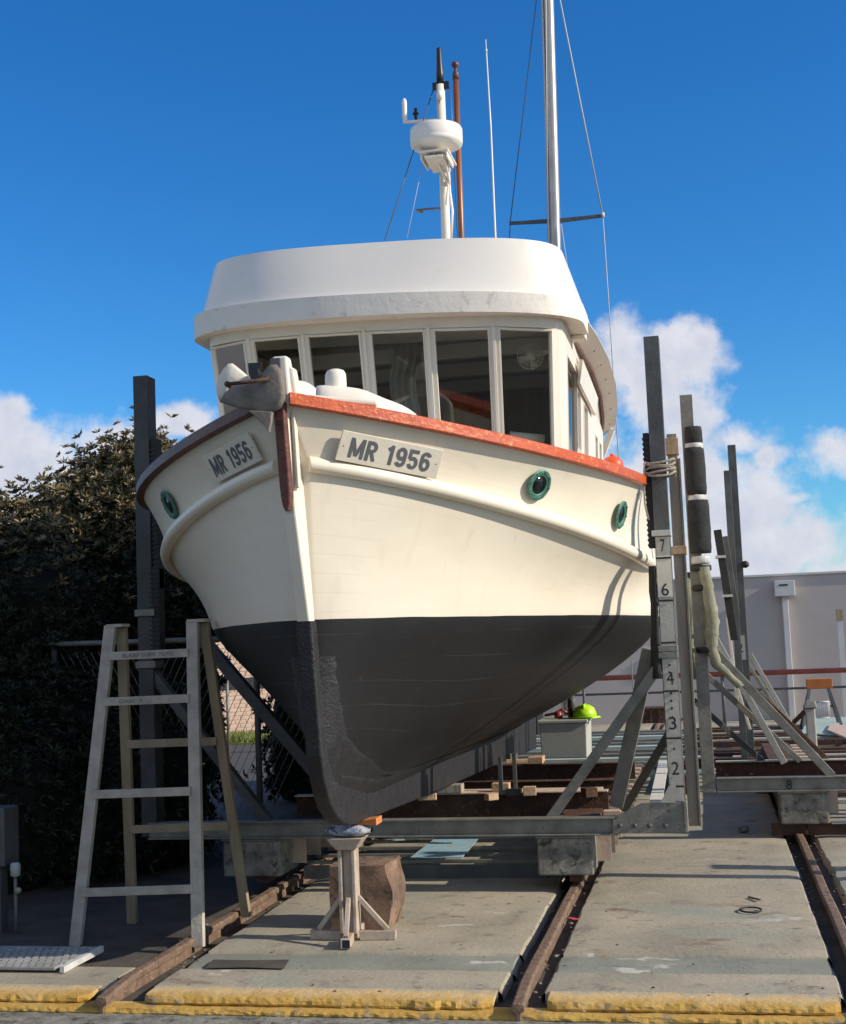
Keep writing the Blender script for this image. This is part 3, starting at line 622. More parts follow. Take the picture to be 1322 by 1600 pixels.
# ------------------------------------------------------------------ wheelhouse
SH = -.037
def arcpt(t, Wd, D, n, Yf):
    if abs(t) <= PI/2:
        e = 2/n; return (math.copysign(Wd*abs(math.sin(t))**e, t), Yf+D*(1-abs(math.cos(t))**e))
    return (math.copysign(Wd, t), Yf+D+(abs(t)-PI/2))
def WP(t, z, off=0.):
    zz = max(z, 2.9); f = (zz-3.02)/(3.83-3.02)
    P = [arcpt(a, 1.225+(1.267-1.225)*f, .35+(.365-.35)*f, 2.51, 8.83+(8.66-8.83)*f) for a in ((t-.004), t, t+.004)]
    d = Vector((P[2][0]-P[0][0], P[2][1]-P[0][1])).normalized(); nx, ny = d.y, -d.x
    return Vector((X0+P[1][0]+nx*off, P[1][1]+ny*off, z+SH*P[1][0]))
house = None
def wstrip(mb, ta, tb, za, zb, o0, o1, seg=1):
    for i in range(seg):
        a = ta+(tb-ta)*i/seg; b = ta+(tb-ta)*(i+1)/seg
        mb.hexa([WP(a, za, o0), WP(b, za, o0), WP(b, za, o1), WP(a, za, o1), WP(a, zb, o0), WP(b, zb, o0), WP(b, zb, o1), WP(a, zb, o1)])
def find_t(px, z=3.83, lo=-1.57, hi=1.57):
    return min(((abs(proj(WP(lo+(hi-lo)*i/3000, z, 0))[0]-px), lo+(hi-lo)*i/3000) for i in range(3001)), key=lambda t: t[0])[1]
ZS, ZH = 3.02, 3.826
TE = PI/2+3.4
edges = [(329,382),(394,467),(479,563),(575,662),(676,764),(778,863)]
panes = [(find_t(a), find_t(b)) for a, b in edges]
# far left side hidden panes mirror the right ones
tc1 = find_t(886, 3.7, 1.0, 3.2); tc2 = find_t(911, 3.7, 1.0, 3.2)
def tY(Y): return PI/2+(Y-9.03)
side_p = [(tc1, tc2, 3.03, 3.72), (tY(9.85), tY(10.15), 3.16, 3.62), (tY(10.42), tY(10.78), 3.10, 3.60), (tY(11.5), tY(11.75), 3.1, 3.5), (tY(11.95), tY(12.2), 3.1, 3.5)]
lo_t = min(p[0] for p in panes)
left_p = [(-TE+.3, -TE+.8, 3.1, 3.55), (-TE+1.2, -TE+1.8, 3.1, 3.55)]
allp = sorted([(a, b, ZS, ZH) for a, b in panes]+side_p+left_p)
mb = MB(); mb_ = mb
def nseg(a, b): return max(1, int(abs(b-a)/.12))
wstrip(mb, -TE, TE, 2.35, 3.0, 0, -.05, 48)               # lower wall
wstrip(mb, -TE, TE, 3.832, 3.96, .0, -.05, 48)             # head band
cur = -TE
for (a, b, z0, z1) in allp:
    if a > cur+1e-4: wstrip(mb, cur, a, 3.0, 3.83, .0 , -.05, nseg(cur, a))
    wstrip(mb, a, b, 3.0, z0, 0, -.05, 1); wstrip(mb, a, b, z1, 3.83, 0, -.05, 1); cur = b
wstrip(mb, cur, TE, 3.0, 3.83, 0, -.05, nseg(cur, TE))
house = mb.build('wheelhouse', M['white'], boat, bevel=.003)
for (a, b, z0, z1) in allp:
    e = .012; fr_ = MB()
    wd = .011/((WP(b, 3.4)-WP(a, 3.4)).length/(b-a))
    for (ta, tb, za, zb) in ((a, a+wd, z0, z1), (b-wd, b, z0, z1), (a+wd, b-wd, z0, z0+.014), (a+wd, b-wd, z1-.012, z1)):
        fr_.hexa([WP(ta, za, .004), WP(tb, za, .004), WP(tb, za, -.03), WP(ta, za, -.03), WP(ta, zb, .004), WP(tb, zb, .004), WP(tb, zb, -.03), WP(ta, zb, -.03)])
    fr_.build('window_frame', M['white'], house, bevel=.002)
    gm_ = MB(); v = [gm_.b.verts.new(p) for p in (WP(a, z0, -.02), WP(b, z0, -.02), WP(b, z1, -.02), WP(a, z1, -.02))]; gm_.b.faces.new(v)
    gm_.build('window_pane', M['glass'], house)
# thin vertical cover strips on the mullions
for (a, b), (c, d) in zip(panes, panes[1:]):
    mb = MB(); m_ = (b+c)/2; wd = .010/((WP(c, 3.4)-WP(b, 3.4)).length/(c-b)); mb.hexa([WP(m_-wd, 3.0, .016), WP(m_+wd, 3.0, .016), WP(m_+wd, 3.0, .0), WP(m_-wd, 3.0, 0), WP(m_-wd, 3.84, .016), WP(m_+wd, 3.84, .016), WP(m_+wd, 3.84, 0), WP(m_-wd, 3.84, 0)]); mb.build('mullion_strip', M['white'], house, bevel=.002)
mb = MB(); wstrip(mb, -1.5, 1.5, 2.985, 3.012, .022, 0, 40); mb.build('window_sill', M['white'], house, bevel=.003)
# interior lining: floor, rear bulkhead, dash
mb = MB(); mb.box(X0-1.15, X0+1.15, 11.2, 11.25, 2.3, 3.95); mb.box(X0-1.18, X0+1.18, 9.1, 12.4, 2.3, 2.36); mb.build('cabin_bulkhead', M['woodb'], boat)
mb = MB(); mb.box(X0-1.0, X0+1.0, 9.08, 9.30, 2.4, 2.98); mb.build('dashboard', M['interior'], boat)
for yy in (9.6, 10.3, 11.0): MB().box(X0-1.15, X0+1.15, yy, yy+.06, 3.80, 3.905).build('ceiling_beam', M['interiorlight'], boat)
MB().box(X0-1.10, X0-1.05, 9.5, 11.1, 2.4, 3.9).build('cabin_lining', M['interior'], boat); MB().box(X0+1.05, X0+1.08, 10.3, 11.1, 2.4, 3.9).build('cabin_lining', M['interior'], boat)
# roof slab with vertical fascia
def outline(Wd, D, n, Yf, yend, N_=96, z=0, sh=SH):
    pts = []
    for i in range(N_+1):
        x, y = arcpt(-PI/2+PI*i/N_, Wd, D, n, Yf); pts.append((X0+x, y, z+sh*x))
    pts = [(X0-Wd, yend, z-sh*Wd)]+pts+[(X0+Wd, yend, z+sh*Wd)]
    return pts
def roofmesh(loops, name, m, parent, bevel=0, captop=True, capbot=True, smooth=True):
    mb = MB(); mb.grid(loops, smooth, close=True); mb.b.verts.ensure_lookup_table(); k = len(loops[0])
    if capbot: mb.b.faces.new(mb.b.verts[:k][::-1])
    if captop: mb.b.faces.new(mb.b.verts[-k:])
    return mb.build(name, m, parent, bevel=bevel)
YR = 9.42
roof = roofmesh([outline(1.33,.57,2.2,8.56,YR,z=3.902,sh=-.034), outline(1.396,.59,2.2,8.488,YR,z=3.898,sh=-.034), outline(1.398,.585,2.2,8.486,YR,z=4.044,sh=-.045), outline(1.30,.58,2.2,8.58,YR,z=4.052,sh=-.045)], 'roof', M['fascia'], boat)
roof.modifiers.new('es', 'EDGE_SPLIT').split_angle = R_(28)
vis_lo = (1.355,.60,2.4,8.545); vis_hi = (1.262,.593,3.0,8.679)
loops = []
for f, dz in ((0, 0), (.06, 0), (.3, 0), (.6, 0), (.93, 0), (.98, 0), (1, -.0)):
    a = [vis_lo[k]+(vis_hi[k]-vis_lo[k])*f for k in range(4)]
    if f == 1: a[0] -= .02; a[3] += .02
    loops.append(outline(a[0], a[1], a[2], a[3], 11.3+.0*f, z=4.05+(4.452-4.05)*f, sh=-.045+(.008)*f))
vis = roofmesh(loops, 'roof_visor', M['visor'], boat)
vis.modifiers.new('es', 'EDGE_SPLIT').split_angle = R_(50)

# aft canopy: wider deckhouse roof with sloping white fascia, timber trim and bolts
def canopy_edge(Y, r):      # half width of the outer edge
    T = [(9.5,1.385),(9.9,1.42),(10.6,1.45),(11.4,1.455),(12.1,1.42),(12.7,1.35)]
    return lerp_tab(Y, T)-r
def cz(Y): return lerp_tab(Y, [(9.4,4.035),(10.6,3.985),(11.6,3.90),(12.7,3.74)])
Ys_ = [9.45+.13*i for i in range(26)]
for s in (1, -1):
    mb = MB(); G = []
    for Y in Ys_:
        z = cz(Y)+(SH*s*1.4); G.append([(X0+s*canopy_edge(Y, .0), Y, z), (X0+s*canopy_edge(Y, -.004), Y, z-.015), (X0+s*canopy_edge(Y, .125), Y, z-.10), (X0+s*canopy_edge(Y, .135), Y, z-.085), (X0+s*canopy_edge(Y, .03), Y, z+.02)])
    mb.grid(G, False, close=True); mb.b.verts.ensure_lookup_table(); mb.b.faces.new(mb.b.verts[:5]); mb.b.faces.new(mb.b.verts[-5:])
    cp = mb.build('canopy_fascia', M['white'], boat)
    mb = MB(); G = []
    for Y in Ys_:
        z = cz(Y)+(SH*s*1.4)-.105; x = canopy_edge(Y, .13); G.append([(X0+s*(x+.012), Y, z+.012), (X0+s*(x+.012), Y, z-.02), (X0+s*(x-.012), Y, z-.02), (X0+s*(x-.012), Y, z+.012)])
    mb.grid(G, False, close=True); mb.build('canopy_trim', M['varnish_dark'], boat)
    for k in range(7):
        Y = 9.75+k*.45; z = cz(Y)+SH*s*1.4-.055; MB().lathe((X0+s*(canopy_edge(Y, .058)), Y, z), [(.008,0),(.008,.006),(0,.008)], 8, (s*.7,0,-.7)).build('canopy_bolt', M['grey'], cp)
    mb = MB(); G = []       # beam under the trim
    for Y in Ys_:
        z = cz(Y)+(SH*s*1.4)-.125; x = canopy_edge(Y, .15); G.append([(X0+s*(x), Y, z+.01), (X0+s*(x-.03), Y, z-.075), (X0+s*(x-.06), Y, z-.075), (X0+s*(x-.06), Y, z+.02)])
    mb.grid(G, False, close=True); mb.build('canopy_beam', M['white'], boat)
    # outer corner brace at the aft end
    mb = MB(); Y = 12.7; mb.bar((X0+s*1.33, Y, 3.70+SH*s*1.4), (X0+s*1.22, Y, 3.40), .05, .10, (0,1,0)); mb.build('canopy_bracket', M['white'], boat)
mb = MB(); G = []
for Y in [9.3]+Ys_: G.append([(X0-canopy_edge(Y, .06), Y, cz(Y)+.045-SH*.0), (X0, Y, cz(Y)+.06), (X0+canopy_edge(Y, .06), Y, cz(Y)+.0-.02)])
mb.grid(G, True); mb.build('aft_roof', M['white'], boat, solid=.04)
MB().box(X0+1.17, X0+1.375, 9.43, 9.56, 3.83, 4.02).build('roof_step', M['white'], boat, bevel=.012); MB().box(X0-1.37, X0-1.17, 9.43, 9.56, 3.93, 4.12).build('roof_step', M['white'], boat, bevel=.012)
mb = MB(); mb.hexa([WP(tY(9.75), 3.62, .01), WP(tY(11.15), 3.60, .01), WP(tY(11.15), 3.60, .035), WP(tY(9.75), 3.62, .035), WP(tY(9.75), 3.79, .03), WP(tY(11.15), 3.74, .03), WP(tY(11.15), 3.74, .06), WP(tY(9.75), 3.79, .06)]); mb.build('side_board', M['white'], boat, bevel=.004)
# aft wall of deckhouse
mb = MB(); mb.box(X0-1.24, X0+1.24, 12.38, 12.43, 2.4, 3.85); mb.build('rear_wall', M['white'], boat)

# foredeck fittings
p = aY(524, 577, 7.40)
mb = MB(); mb.lathe((p.x, p.y, 2.75), [(.062,0),(.062,p.z-2.75-.06),(.060,p.z-2.75-.03),(.050,p.z-2.75-.010),(.03,p.z-2.75-.002),(0,p.z-2.75)], 24); mb.build('bollard', M['white'], boat)
def mound(pts, z0, m, name, parent, seed=0):
    # pts: list of (x,y,ztop,ry) ridge; soft canvas-covered lump
    mb = MB(); G = []
    for (x, y, zt, rr) in pts:
        row = []
        for k in range(13):
            a = PI*k/12; n_ = noise.noise((x*9, y*9, k*.8+seed))*.022
            row.append((x+.0, y-math.cos(a)*rr, z0+(zt-z0)*math.sin(a)**.7+n_))
        G.append(row)
    mb.grid(G, True); return mb.build(name, m, parent, subsurf=1)
def rid(px, py, Y, r): p = aY(px, py, Y); return (p.x, p.y, p.z, r)
mound([rid(488,612,7.35,.02), rid(492,597,7.30,.08), rid(520,602,7.32,.10), rid(548,603,7.38,.13), rid(575,610,7.42,.17), rid(600,621,7.46,.17), rid(630,633,7.5,.14), rid(652,645,7.6,.06), rid(658,656,7.6,.02)], 2.75, M['white'], 'canvas_cover', boat)
mound([rid(452,600,6.95,.02), rid(456,595,6.95,.06), rid(470,593,6.98,.07), rid(484,596,7.0,.06), rid(494,606,7.02,.03)], 2.85, M['white'], 'bow_chock', boat, 5)
mb = MB(); mb.bar((X0+.07, 6.86, 3.055), (X0+.42, 6.98, 3.015), .16, .03); mb.build('deck_pad', M['white'], boat, bevel=.01)

# masts and aerials
YM = 11.55
mast_b, mast_t = aX(697, 378, X0), aX(687, 132, X0); mast_b = Vector((X0, YM, 4.1)); mast_t = aY(688, 133, YM)
radar = MB().tube([mast_b, Vector((aY(697,370,YM))), mast_t], .045, 16, .040).build('radar_mast', M['white'], boat)
c = aY(682, 222, YM-.28)
MB().lathe((c.x, c.y, c.z), [(.10,-.10),(.17,-.06),(.225,-.035),(.232,-.01),(.228,.0),(.232,.01),(.232,.10),(.222,.118),(.19,.128),(0,.135)], 40).build('radome', M['visor'], radar)
mb = MB(); q = aY(686, 256, YM-.22); mb.box(q.x-.14, q.x+.12, YM-.42, YM-.0, q.z+.045, q.z+.065); mb.box(q.x-.13, q.x-.115, YM-.4, YM-.1, q.z-.01, q.z+.05); mb.box(q.x+.095, q.x+.11, YM-.4, YM-.1, q.z-.01, q.z+.05)
mb.bar((q.x-.02, YM-.36, q.z+.04), (q.x+.04, YM-.02, q.z-.12), .02, .03); mb.bar((q.x+.07, YM-.36, q.z+.04), (q.x+.05, YM-.02, q.z-.12), .02, .03)
mb.box(q.x-.09, q.x+.07, YM-.42, YM-.02, q.z-.01, q.z+.012)
mb.build('radar_bracket', M['white'], radar, bevel=.003)
mb = MB(); a = aY(630, 191, YM); b = aY(690, 187, YM); mb.bar(a, b, .03, .022); d_ = aY(671, 205, YM); mb.tube([aY(668,189,YM), aY(673,205,YM)], .008, 6); mb.build('aerial_arm', M['white'], radar, bevel=.003)
q = aY(633, 190, YM); MB().lathe(q, [(.018,0),(.022,.02),(.024,.12),(.023,.19),(.012,.215),(0,.22)], 14).build('aerial', M['visor'], radar)
q = aY(650, 189, YM); MB().lathe(q, [(.014,0),(.014,.05),(.028,.06),(.028,.075),(.014,.08),(.014,.10),(.017,.115),(0,.125)], 12).build('masthead_light', M['black'], radar)
q = aY(688, 131, YM); MB().lathe(q, [(.034,-.02),(.034,.10),(.031,.12),(.022,.325),(.018,.335),(0,.336)], 16).build('top_aerial', M['black'], radar)
q = aY(689, 134, YM); mb = MB(); mb.box(q.x-.075, q.x+.075, YM-.02, YM+.02, q.z-.03, q.z+.03); mb.build('mast_band', M['black'], radar)
q = aY(687, 150, YM-.06); MB().lathe(q, [(.022,-.03),(.03,0),(.03,.03),(.01,.05),(0,.05)], 12).build('steaming_light', M['visor'], radar)
mb = MB(); mb.tube([aY(701,265,YM), aY(703,300,YM+.03), aY(707,330,YM+.02), aY(705,372,YM)], .012, 8); mb.tube([aY(694,262,YM-.06), aY(700,290,YM-.05), aY(697,320,YM-.06)], .008, 6); mb.build('mast_conduit', M['white'], radar)
mb = MB(); mb.bar(aY(650,328,YM), aY(689,325,YM), .03, .012); mb.bar(aY(654,330,YM), aY(661,331,YM), .02, .02); mb.build('lamp_bracket', M['galv'], radar)
YW = 11.85
wm = MB().tube([Vector((aY(721,370,YW).x, YW, 4.1)), aY(721,370,YW), aY(712,118,YW)], .030, 14, .026).build('wooden_mast', M['mastwood'], boat)
q = aY(712, 118, YW); MB().lathe(q, [(.030,-.04),(.030,.02),(.022,.035),(.014,.05),(.014,.07),(.03,.085),(.037,.105),(.03,.125),(0,.135)], 14).build('mast_truck', M['varnish_dark'], wm)
mb = MB(); mb.tube([Vector((aY(774,369,12.3).x, 12.3, 4.1)), aY(774,369,12.3), aY(767,200,12.3), aY(760,80,12.3)], .012, 8, .006); mb.lathe(aY(760,82,12.3), [(.010,0),(.010,.03),(.004,.04),(.004,.13),(0,.13)], 8); mb.build('whip_aerial', M['visor'], boat)
MB().tube([aY(677,140,YM), aY(601,376,10.9)], .0055, 6).build('mast_stay', M['wire'], boat); MB().tube([aY(704,140,YM), aY(715,372,12.2)], .004, 6).build('mast_stay', M['wire'], boat)
mb = MB(); mb.tube([aY(671,205,YM), aY(636,372,11.0)], .0028, 6); mb.build('flag_halyard', M['wirew'], boat)

# fan, rolled chart and lantern inside the wheelhouse
q = aY(829, 557, 9.22)
fan = thing('cabin_fan', q, 'small white caged fan behind the right hand front window', 'fan')
for r in (.085, .06, .035): pass
mb = MB()
for r in (.09, .065, .04, .02): mb.tube([q+Vector((math.cos(a)*r, -.02+(r/.09)*.015, math.sin(a)*r)) for a in [2*PI*k/24 for k in range(25)]], .0032, 5)
for k in range(20):
    a = 2*PI*k/20; mb.tube([q+Vector((math.cos(a)*.018, -.03, math.sin(a)*.018)), q+Vector((math.cos(a)*.09, -.005, math.sin(a)*.09))], .0024, 4)
mb.build('fan_cage', M['white'], fan)
mb = MB(); mb.lathe(q, [(.0,-.03),(.03,-.028),(.03,.03),(0,.04)], 16, (0,1,0)); mb.bar(q+Vector((.02,.03,0)), q+Vector((.13,.06,.04)), .03, .03)
for k in range(4):
    a = PI*k/2+.4; x = Vector((math.cos(a), 0, math.sin(a))); yv = Vector((-math.sin(a), .3, math.cos(a)))
    mb.poly([q+x*.02-yv*.015, q+x*.075-yv*.03, q+x*.08+yv*.015, q+x*.02+yv*.01], (0,1,0), .003)
mb.build('fan_motor', M['white'], fan)
a, b = aY(796, 684, 9.15), aY(838, 688, 9.2)
o = MB().lathe(a, [(0,0),(.045,0),(.045,.24),(.02,.24),(.02,.20),(0,.20)], 20, (b-a)).build('rolled_chart', M['white']); tag(o, 'thick white roll lying inside the wheelhouse behind the rightmost front window', 'roll')
q = aY(741, 620, 11.1)
o = MB().lathe((q.x, q.y, q.z-.12), [(.05,0),(.055,.02),(.055,.18),(.04,.21),(.015,.23),(.015,.26),(0,.26)], 18).build('fire_extinguisher', M['red']); tag(o, 'dull red cylinder hanging inside the cabin, seen through the second window from the right', 'extinguisher')
# pale cloth hanging inside
mb = MB(); G = []
for i in range(14):
    px = 612+i*3.2; row = []
    for j in range(10):
        p = aY(px+4*math.sin(j*.9), 520+j*15, 9.55+.03*math.sin(i*1.7)+.02*math.sin(j)); row.append(p)
    G.append(row)
mb.grid(G, True); o = mb.build('cabin_curtain', M['boxwhite'], solid=.004); tag(o, 'pale cloth curtain hanging inside behind the fourth front window', 'curtain')
# orange buoy on the side deck
q = aY(957, 722, 10.6)
by = thing('mooring_buoy', (q.x, q.y, q.z-.12), 'round orange buoy lying on the side deck beside the wheelhouse', 'buoy')
MB().lathe((q.x, q.y, q.z-.12), [(0,0),(.04,.01),(.075,.035),(.088,.08),(.08,.125),(.055,.155),(.02,.167),(0,.167)], 24).build('float', M['orangebuoy'], by)
MB().lathe((q.x, q.y, q.z+.042), [(.02,0),(.02,.02),(.01,.025),(0,.025)], 12).build('float_eye', M['orangebuoy'], by)

# anchor hanging at the bow roller
anc = thing('plough_anchor', (X0-.2, 6.45, 2.95), 'dull grey plough anchor hanging from the left of the stem head', 'anchor')
def curved_plate(P, Yfun, th, m, name, n=(0,-1,0)):
    mb = MB(); c = Vector((sum(p[0] for p in P)/len(P), sum(p[1] for p in P)/len(P), 0)); rings = []
    for f in (1, .8, .55, .28):
        rings.append([aY(c.x+(x-c.x)*f, c.y+(y-c.y)*f, Yfun(c.x+(x-c.x)*f, c.y+(y-c.y)*f, f)) for x, y in P])
    mb.grid(rings, True, close=True); mb.b.verts.ensure_lookup_table(); k = len(P); mb.b.faces.new(mb.b.verts[-k:])
    return mb.build(name, m, anc, solid=th, soff=1)
curved_plate([(343,628),(352,612),(366,604),(388,600),(402,594),(413,578),(422,570),(432,569),(440,580),(444,600),(445,622),(438,638),(425,645),(405,646),(385,640),(365,636)], lambda x, y, f: 6.50-.018*(1-f*f)+.0006*(445-x), .012, M['anchor'], 'fluke')
curved_plate([(338,604),(341,590),(348,577),(357,568),(364,568),(374,576),(386,586),(394,597),(380,600),(362,600),(354,606),(352,622),(345,630),(340,620)], lambda x, y, f: 6.62-.02*(1-f*f), .010, M['plate'], 'fluke')  # sun-facing fluke in cream, the sunlight put into its colour
mb = MB(); mb.poly([aY(x, y, 6.47) for x, y in ((388,641),(425,643),(423,660),(420,675),(412,664),(400,652))], (0,1,0), .03); mb.build('tip', M['anchor'], anc, bevel=.004)
mb = MB(); mb.poly([aY(x, y, 6.5) for x, y in ((387,567),(408,566),(403,577),(408,592),(392,594),(388,582))], (0,1,0), .035); mb.build('shank', M['black'], anc, bevel=.004)
mb = MB(); mb.tube([aY(358,600,6.44), aY(385,597,6.44), aY(420,592,6.5)], .010, 8); mb.lathe(aY(357,601,6.46), [(.016,-.02),(.016,.02)], 10, (0,1,0)); mb.bar(aY(402,590,6.55), aY(432,600,6.62), .05, .05); mb.build('stock', M['rust'], anc)

# ================================================================== CRADLE
def cradle(xl, xr, Y0, railx, label, marks, right=False, nbeams=3, dense=True):
    cx = (xl+xr)/2
    c = thing('slipway_cradle', (cx, Y0, .0), label, 'cradle', None)
    zt, zb = .492, .395
    ins = .0
    # front beam, channel section
    def beam(y, m, z1=zt, z0=zb, a=xl, b=xr, nm='crossbeam'):
        mb = MB(); mb.box(a, b, y-.002, y+.012, z0, z1); mb.box(a, b, y-.03, y+.07, z1, z1+.012) ; mb.box(a, b, y-.03, y+.07, z0-.012, z0); return mb.build(nm, M[m], c, bevel=.003)
    # post
    def post(x, y, ztop, m, nm='post', w_=.105, d_=.13, z0=.40):
        mb = MB(); mb.box(x-w_/2, x+w_/2, y, y+.012, z0, ztop); mb.box(x-w_/2, x-w_/2+.012, y+.013, y+d_, z0, ztop-.002); mb.box(x+w_/2-.012, x+w_/2, y+.013, y+d_, z0, ztop-.002); mb.box(x-w_/2, x+w_/2, y+d_+.001, y+d_+.012, z0, ztop-.001); mb.box(x-w_/2+.01, x+w_/2-.01, y+.01, y+d_, ztop-.03, ztop-.02); return mb.build(nm, M[m], c, bevel=.003)
    return c, beam, post
c1, beam, post = cradle(-4.05, -.265, 9.30, (RL, RA), 'grey steel cradle with tall numbered post, carrying the boat', True)
beam(9.30, 'galv', a=-4.05, b=-.67)
post(-.265, 9.30, 3.776, 'galvdark'); post(-4.05, 9.30, 3.80, 'postdark', d_=.14, w_=.115)
# pale painted lower part of the right post with figures
pf = MB().box(-.312, -.218, 9.2925, 9.299, .60, 2.38).build('painted_scale', M['postpaint'], c1)
pf2 = MB().box(-.314, -.216, 9.288, 9.2915, 1.97, 2.25).build('white_patch', M['plate'], c1)
for n_ in (2, 3, 4, 6, 7):
    z = .20+.3*n_; x = -.262+(-.004)
    text_mesh('depth_figure', str(n_), .13, (x, 9.2868, z+.02), (1,0,0), (0,0,1), M['ink'], pf, bold=.000, fit=(.048 if n_ != 7 else .03, .085))
for z in (.70, 1.02, 1.335, 1.66, 1.945, 2.235): MB().box(-.315, -.215, 9.2845, 9.2875, z-.006, z+.006).build('scale_line', M['ink'], pf)
for z in (1.22, 1.27, 1.32, 1.46, 1.51, .95, 1.16): MB().lathe((-.265, 9.2915, z), [(.008,-.001),(.008,.003),(0,.003)], 10, (0,-1,0)).build('bolt_hole', M['ink'], pf)
for z in (2.405, 1.575, 1.62): MB().box(-.335, -.205, 9.282, 9.44, z-.02, z+.02).build('strap', M['tape' if z > 2 else 'galv'], c1, bevel=.003)
# rubber pads, ribbed
def pad_rub(x0, x1, y, z0, z1, parent):
    mb = MB(); mb.box(x0, x1, y, y+.10, z0, z1)
    n = int((z1-z0)/.035)
    for i in range(n): zz = z0+.01+i*.035; mb.box(x0-.006, x1-.002, y-.006, y+.04, zz, zz+.016)
    return mb.build('rubber_pad', M['rubber'], parent, bevel=.003)
pad_rub(-.36, -.319, 9.315, 2.31, 3.105, c1); pad_rub(-3.985, -3.935, 9.315, 2.2, 3.32, c1)
pad_rub(-4.01, -3.935, 9.305, 1.7, 2.35, c1)
for z in (2.0, 1.62): MB().box(-4.125, -3.97, 9.285, 9.45, z, z+.05).build('strap', M['galv'], c1, bevel=.003)
# braces
def brace(parent, a, b, m='galv', w_=.07, t=.08): return MB().bar(a, b, w_, t, (0,1,0)).build('brace', M[m], parent, bevel=.004)
brace(c1, (-.262, 9.36, 1.60), (-1.17, 9.40, .44)); brace(c1, (-4.04, 9.36, 1.60), (-3.14, 9.40, .44), 'galvdark')
brace(c1, (-.40, 9.48, 1.62), (-.70, 9.70, .53), 'galv', .10, .11)
brace(c1, (-.22, 9.75, 1.15), (-.70, 10.5, .40), 'galvdark', .06, .06)
brace(c1, (-4.02, 10.2, 1.9), (-3.05, 10.2, .75), 'galvdark', .09, .09)
brace(c1, (-4.0, 11.4, 2.2), (-3.1, 11.4, .9), 'galvdark', .09, .09)
# base gusset with bolts
mb = MB(); mb.poly([aY(x, y, 9.27) for x, y in ((957,1303),(957,1279),(1003,1255),(1070,1254),(1076,1300))], (0,1,0), .018); gs = mb.build('base_plate', M['galv'], c1, bevel=.003)
for x in (969, 992, 1015, 1040):
    MB().lathe(aY(x, 1290, 9.27), [(.016,0),(.016,.012),(.010,.016),(0,.016)], 8, (0,-1,0)).build('bolt', M['galvdark'], gs)
mb = MB(); mb.poly([aY(x, y, 9.262) for x, y in ((1032,1254),(1048,1222),(1056,1222),(1056,1254))], (0,1,0), .006); mb.build('gusset', M['postpaint'], c1)
mb = MB(); mb.box(-.225, -.203, 9.25, 9.40, .40, .60); mb.build('end_flange', M['galv'], c1, bevel=.003)
# longitudinal concrete beams with steel shelves
def long_beam(x0, x1, y0, y1, parent, litside=1, cm='conc'):
    o = MB().box(x0, x1, y0, y0+.42, .115, .365).build('concrete_block', M[cm], parent, bevel=.012)
    mb = MB(); mb.box(x0+.04, x1-.04, y0+.43, y1, .30, .37); mb.box(x0+.03, x0+.06, y0+.43, y1, .12, .30); mb.box(x1-.06, x1-.03, y0+.43, y1, .12, .30); mb.build('side_channel', M['rust'], parent)
    mb = MB(); mb.box(x0-.01, x1+.012, y0-.012, y0+.44, .366, .378); mb.build('bearing_plate', M['galv'], parent, bevel=.002)
    yy = y0+.30
    while yy < y1:
        X = x1; mb = MB(); mb.box(X-.03, X+.10, yy, yy+.012, .16, .36); mb.box(X-.03, X+.10, yy+.010, yy+.10, .35, .362); mb.box(X-.03, X+.07, yy+.010, yy+.09, .16, .172)
        mb.build('shelf_bracket', M['salmon'], parent); yy += .36
    mb = MB(); mb.box((x0+x1)/2-.045+.06, (x0+x1)/2+.045+.06, y0+.05, y0+.5, .062, .113); mb.build('wheel_box', M['rust'], parent, bevel=.006)
long_beam(-1.225, -.845, 9.30, 14.5, c1); long_beam(-3.49, -3.06, 9.30, 14.5, c1)
# rusty inner beams
def ibeam(y, x0, x1, parent, z1=.50, z0=.27, top='palewood'):
    mb = MB(); mb.box(x0, x1, y+.045, y+.055, z0, z1); mb.box(x0, x1, y, y+.10, z0-.012, z0); mb.build('inner_beam', M['rust'], parent, bevel=.002)
    mb = MB(); mb.box(x0, x1, y-.005, y+.105, z1+.001, z1+.012); mb.build('beam_flange', M[top], parent, bevel=.002)
ibeam(10.75, -3.4, -.84, c1, top='salmon'); ibeam(13.0, -3.4, -.75, c1, .50, .27, 'rust'); ibeam(11.9, -3.4, -.84, c1, .46, .26, 'rust')
mb = MB(); mb.box(-3.0, -.9, 10.86, 11.1, .49, .502); mb.build('beam_top_plate', M['salmon'], c1)
for yy in (9.87, 10.16, 10.50, 10.85): MB().box(-3.06, -1.22, yy, yy+.035, .105, .13).build('lower_slat', M['galv'], c1, bevel=.002)
MB().box(-3.06, -1.22, 9.85, 9.868, .0, .10).build('lower_channel', M['galvdark'], c1)
# keel blocks on the inner beams
for i, yy in enumerate((10.76, 12.99)):
    mb = MB(); mb.box(X0-.16+.5, X0-.02+.5, yy+.0, yy+.1, .515, .58+.0*i); mb.build('chock', M['palewood'], c1, bevel=.004)
# centre support under keel
mb = MB(); mb.box(X0-.10, X0+.10, 10.72, 10.86, .515, zkeel(10.8)-.225); mb.build('keel_block', M['wood'], c1, bevel=.004)
# timber strapped behind the right post
tp = thing('timber_prop', (-.17, 9.62, .39), 'narrow brown timber and steel prop standing behind the numbered post', 'prop')
mb = MB(); mb.box(-.205, -.135, 9.62, 9.68, .39, 3.13); mb.build('prop_face', M['wood'], tp, bevel=.003)
mb = MB(); mb.box(-.134, -.118, 9.60, 9.70, .39, 2.95); mb.build('prop_flange', M['galv'], tp, bevel=.002)
mb = MB(); mb.box(-.225, -.11, 9.595, 9.71, 2.27, 2.33); mb.box(-.215,-.125,9.60,9.70,2.98,3.10); mb.build('prop_band', M['palewood'], tp, bevel=.004)
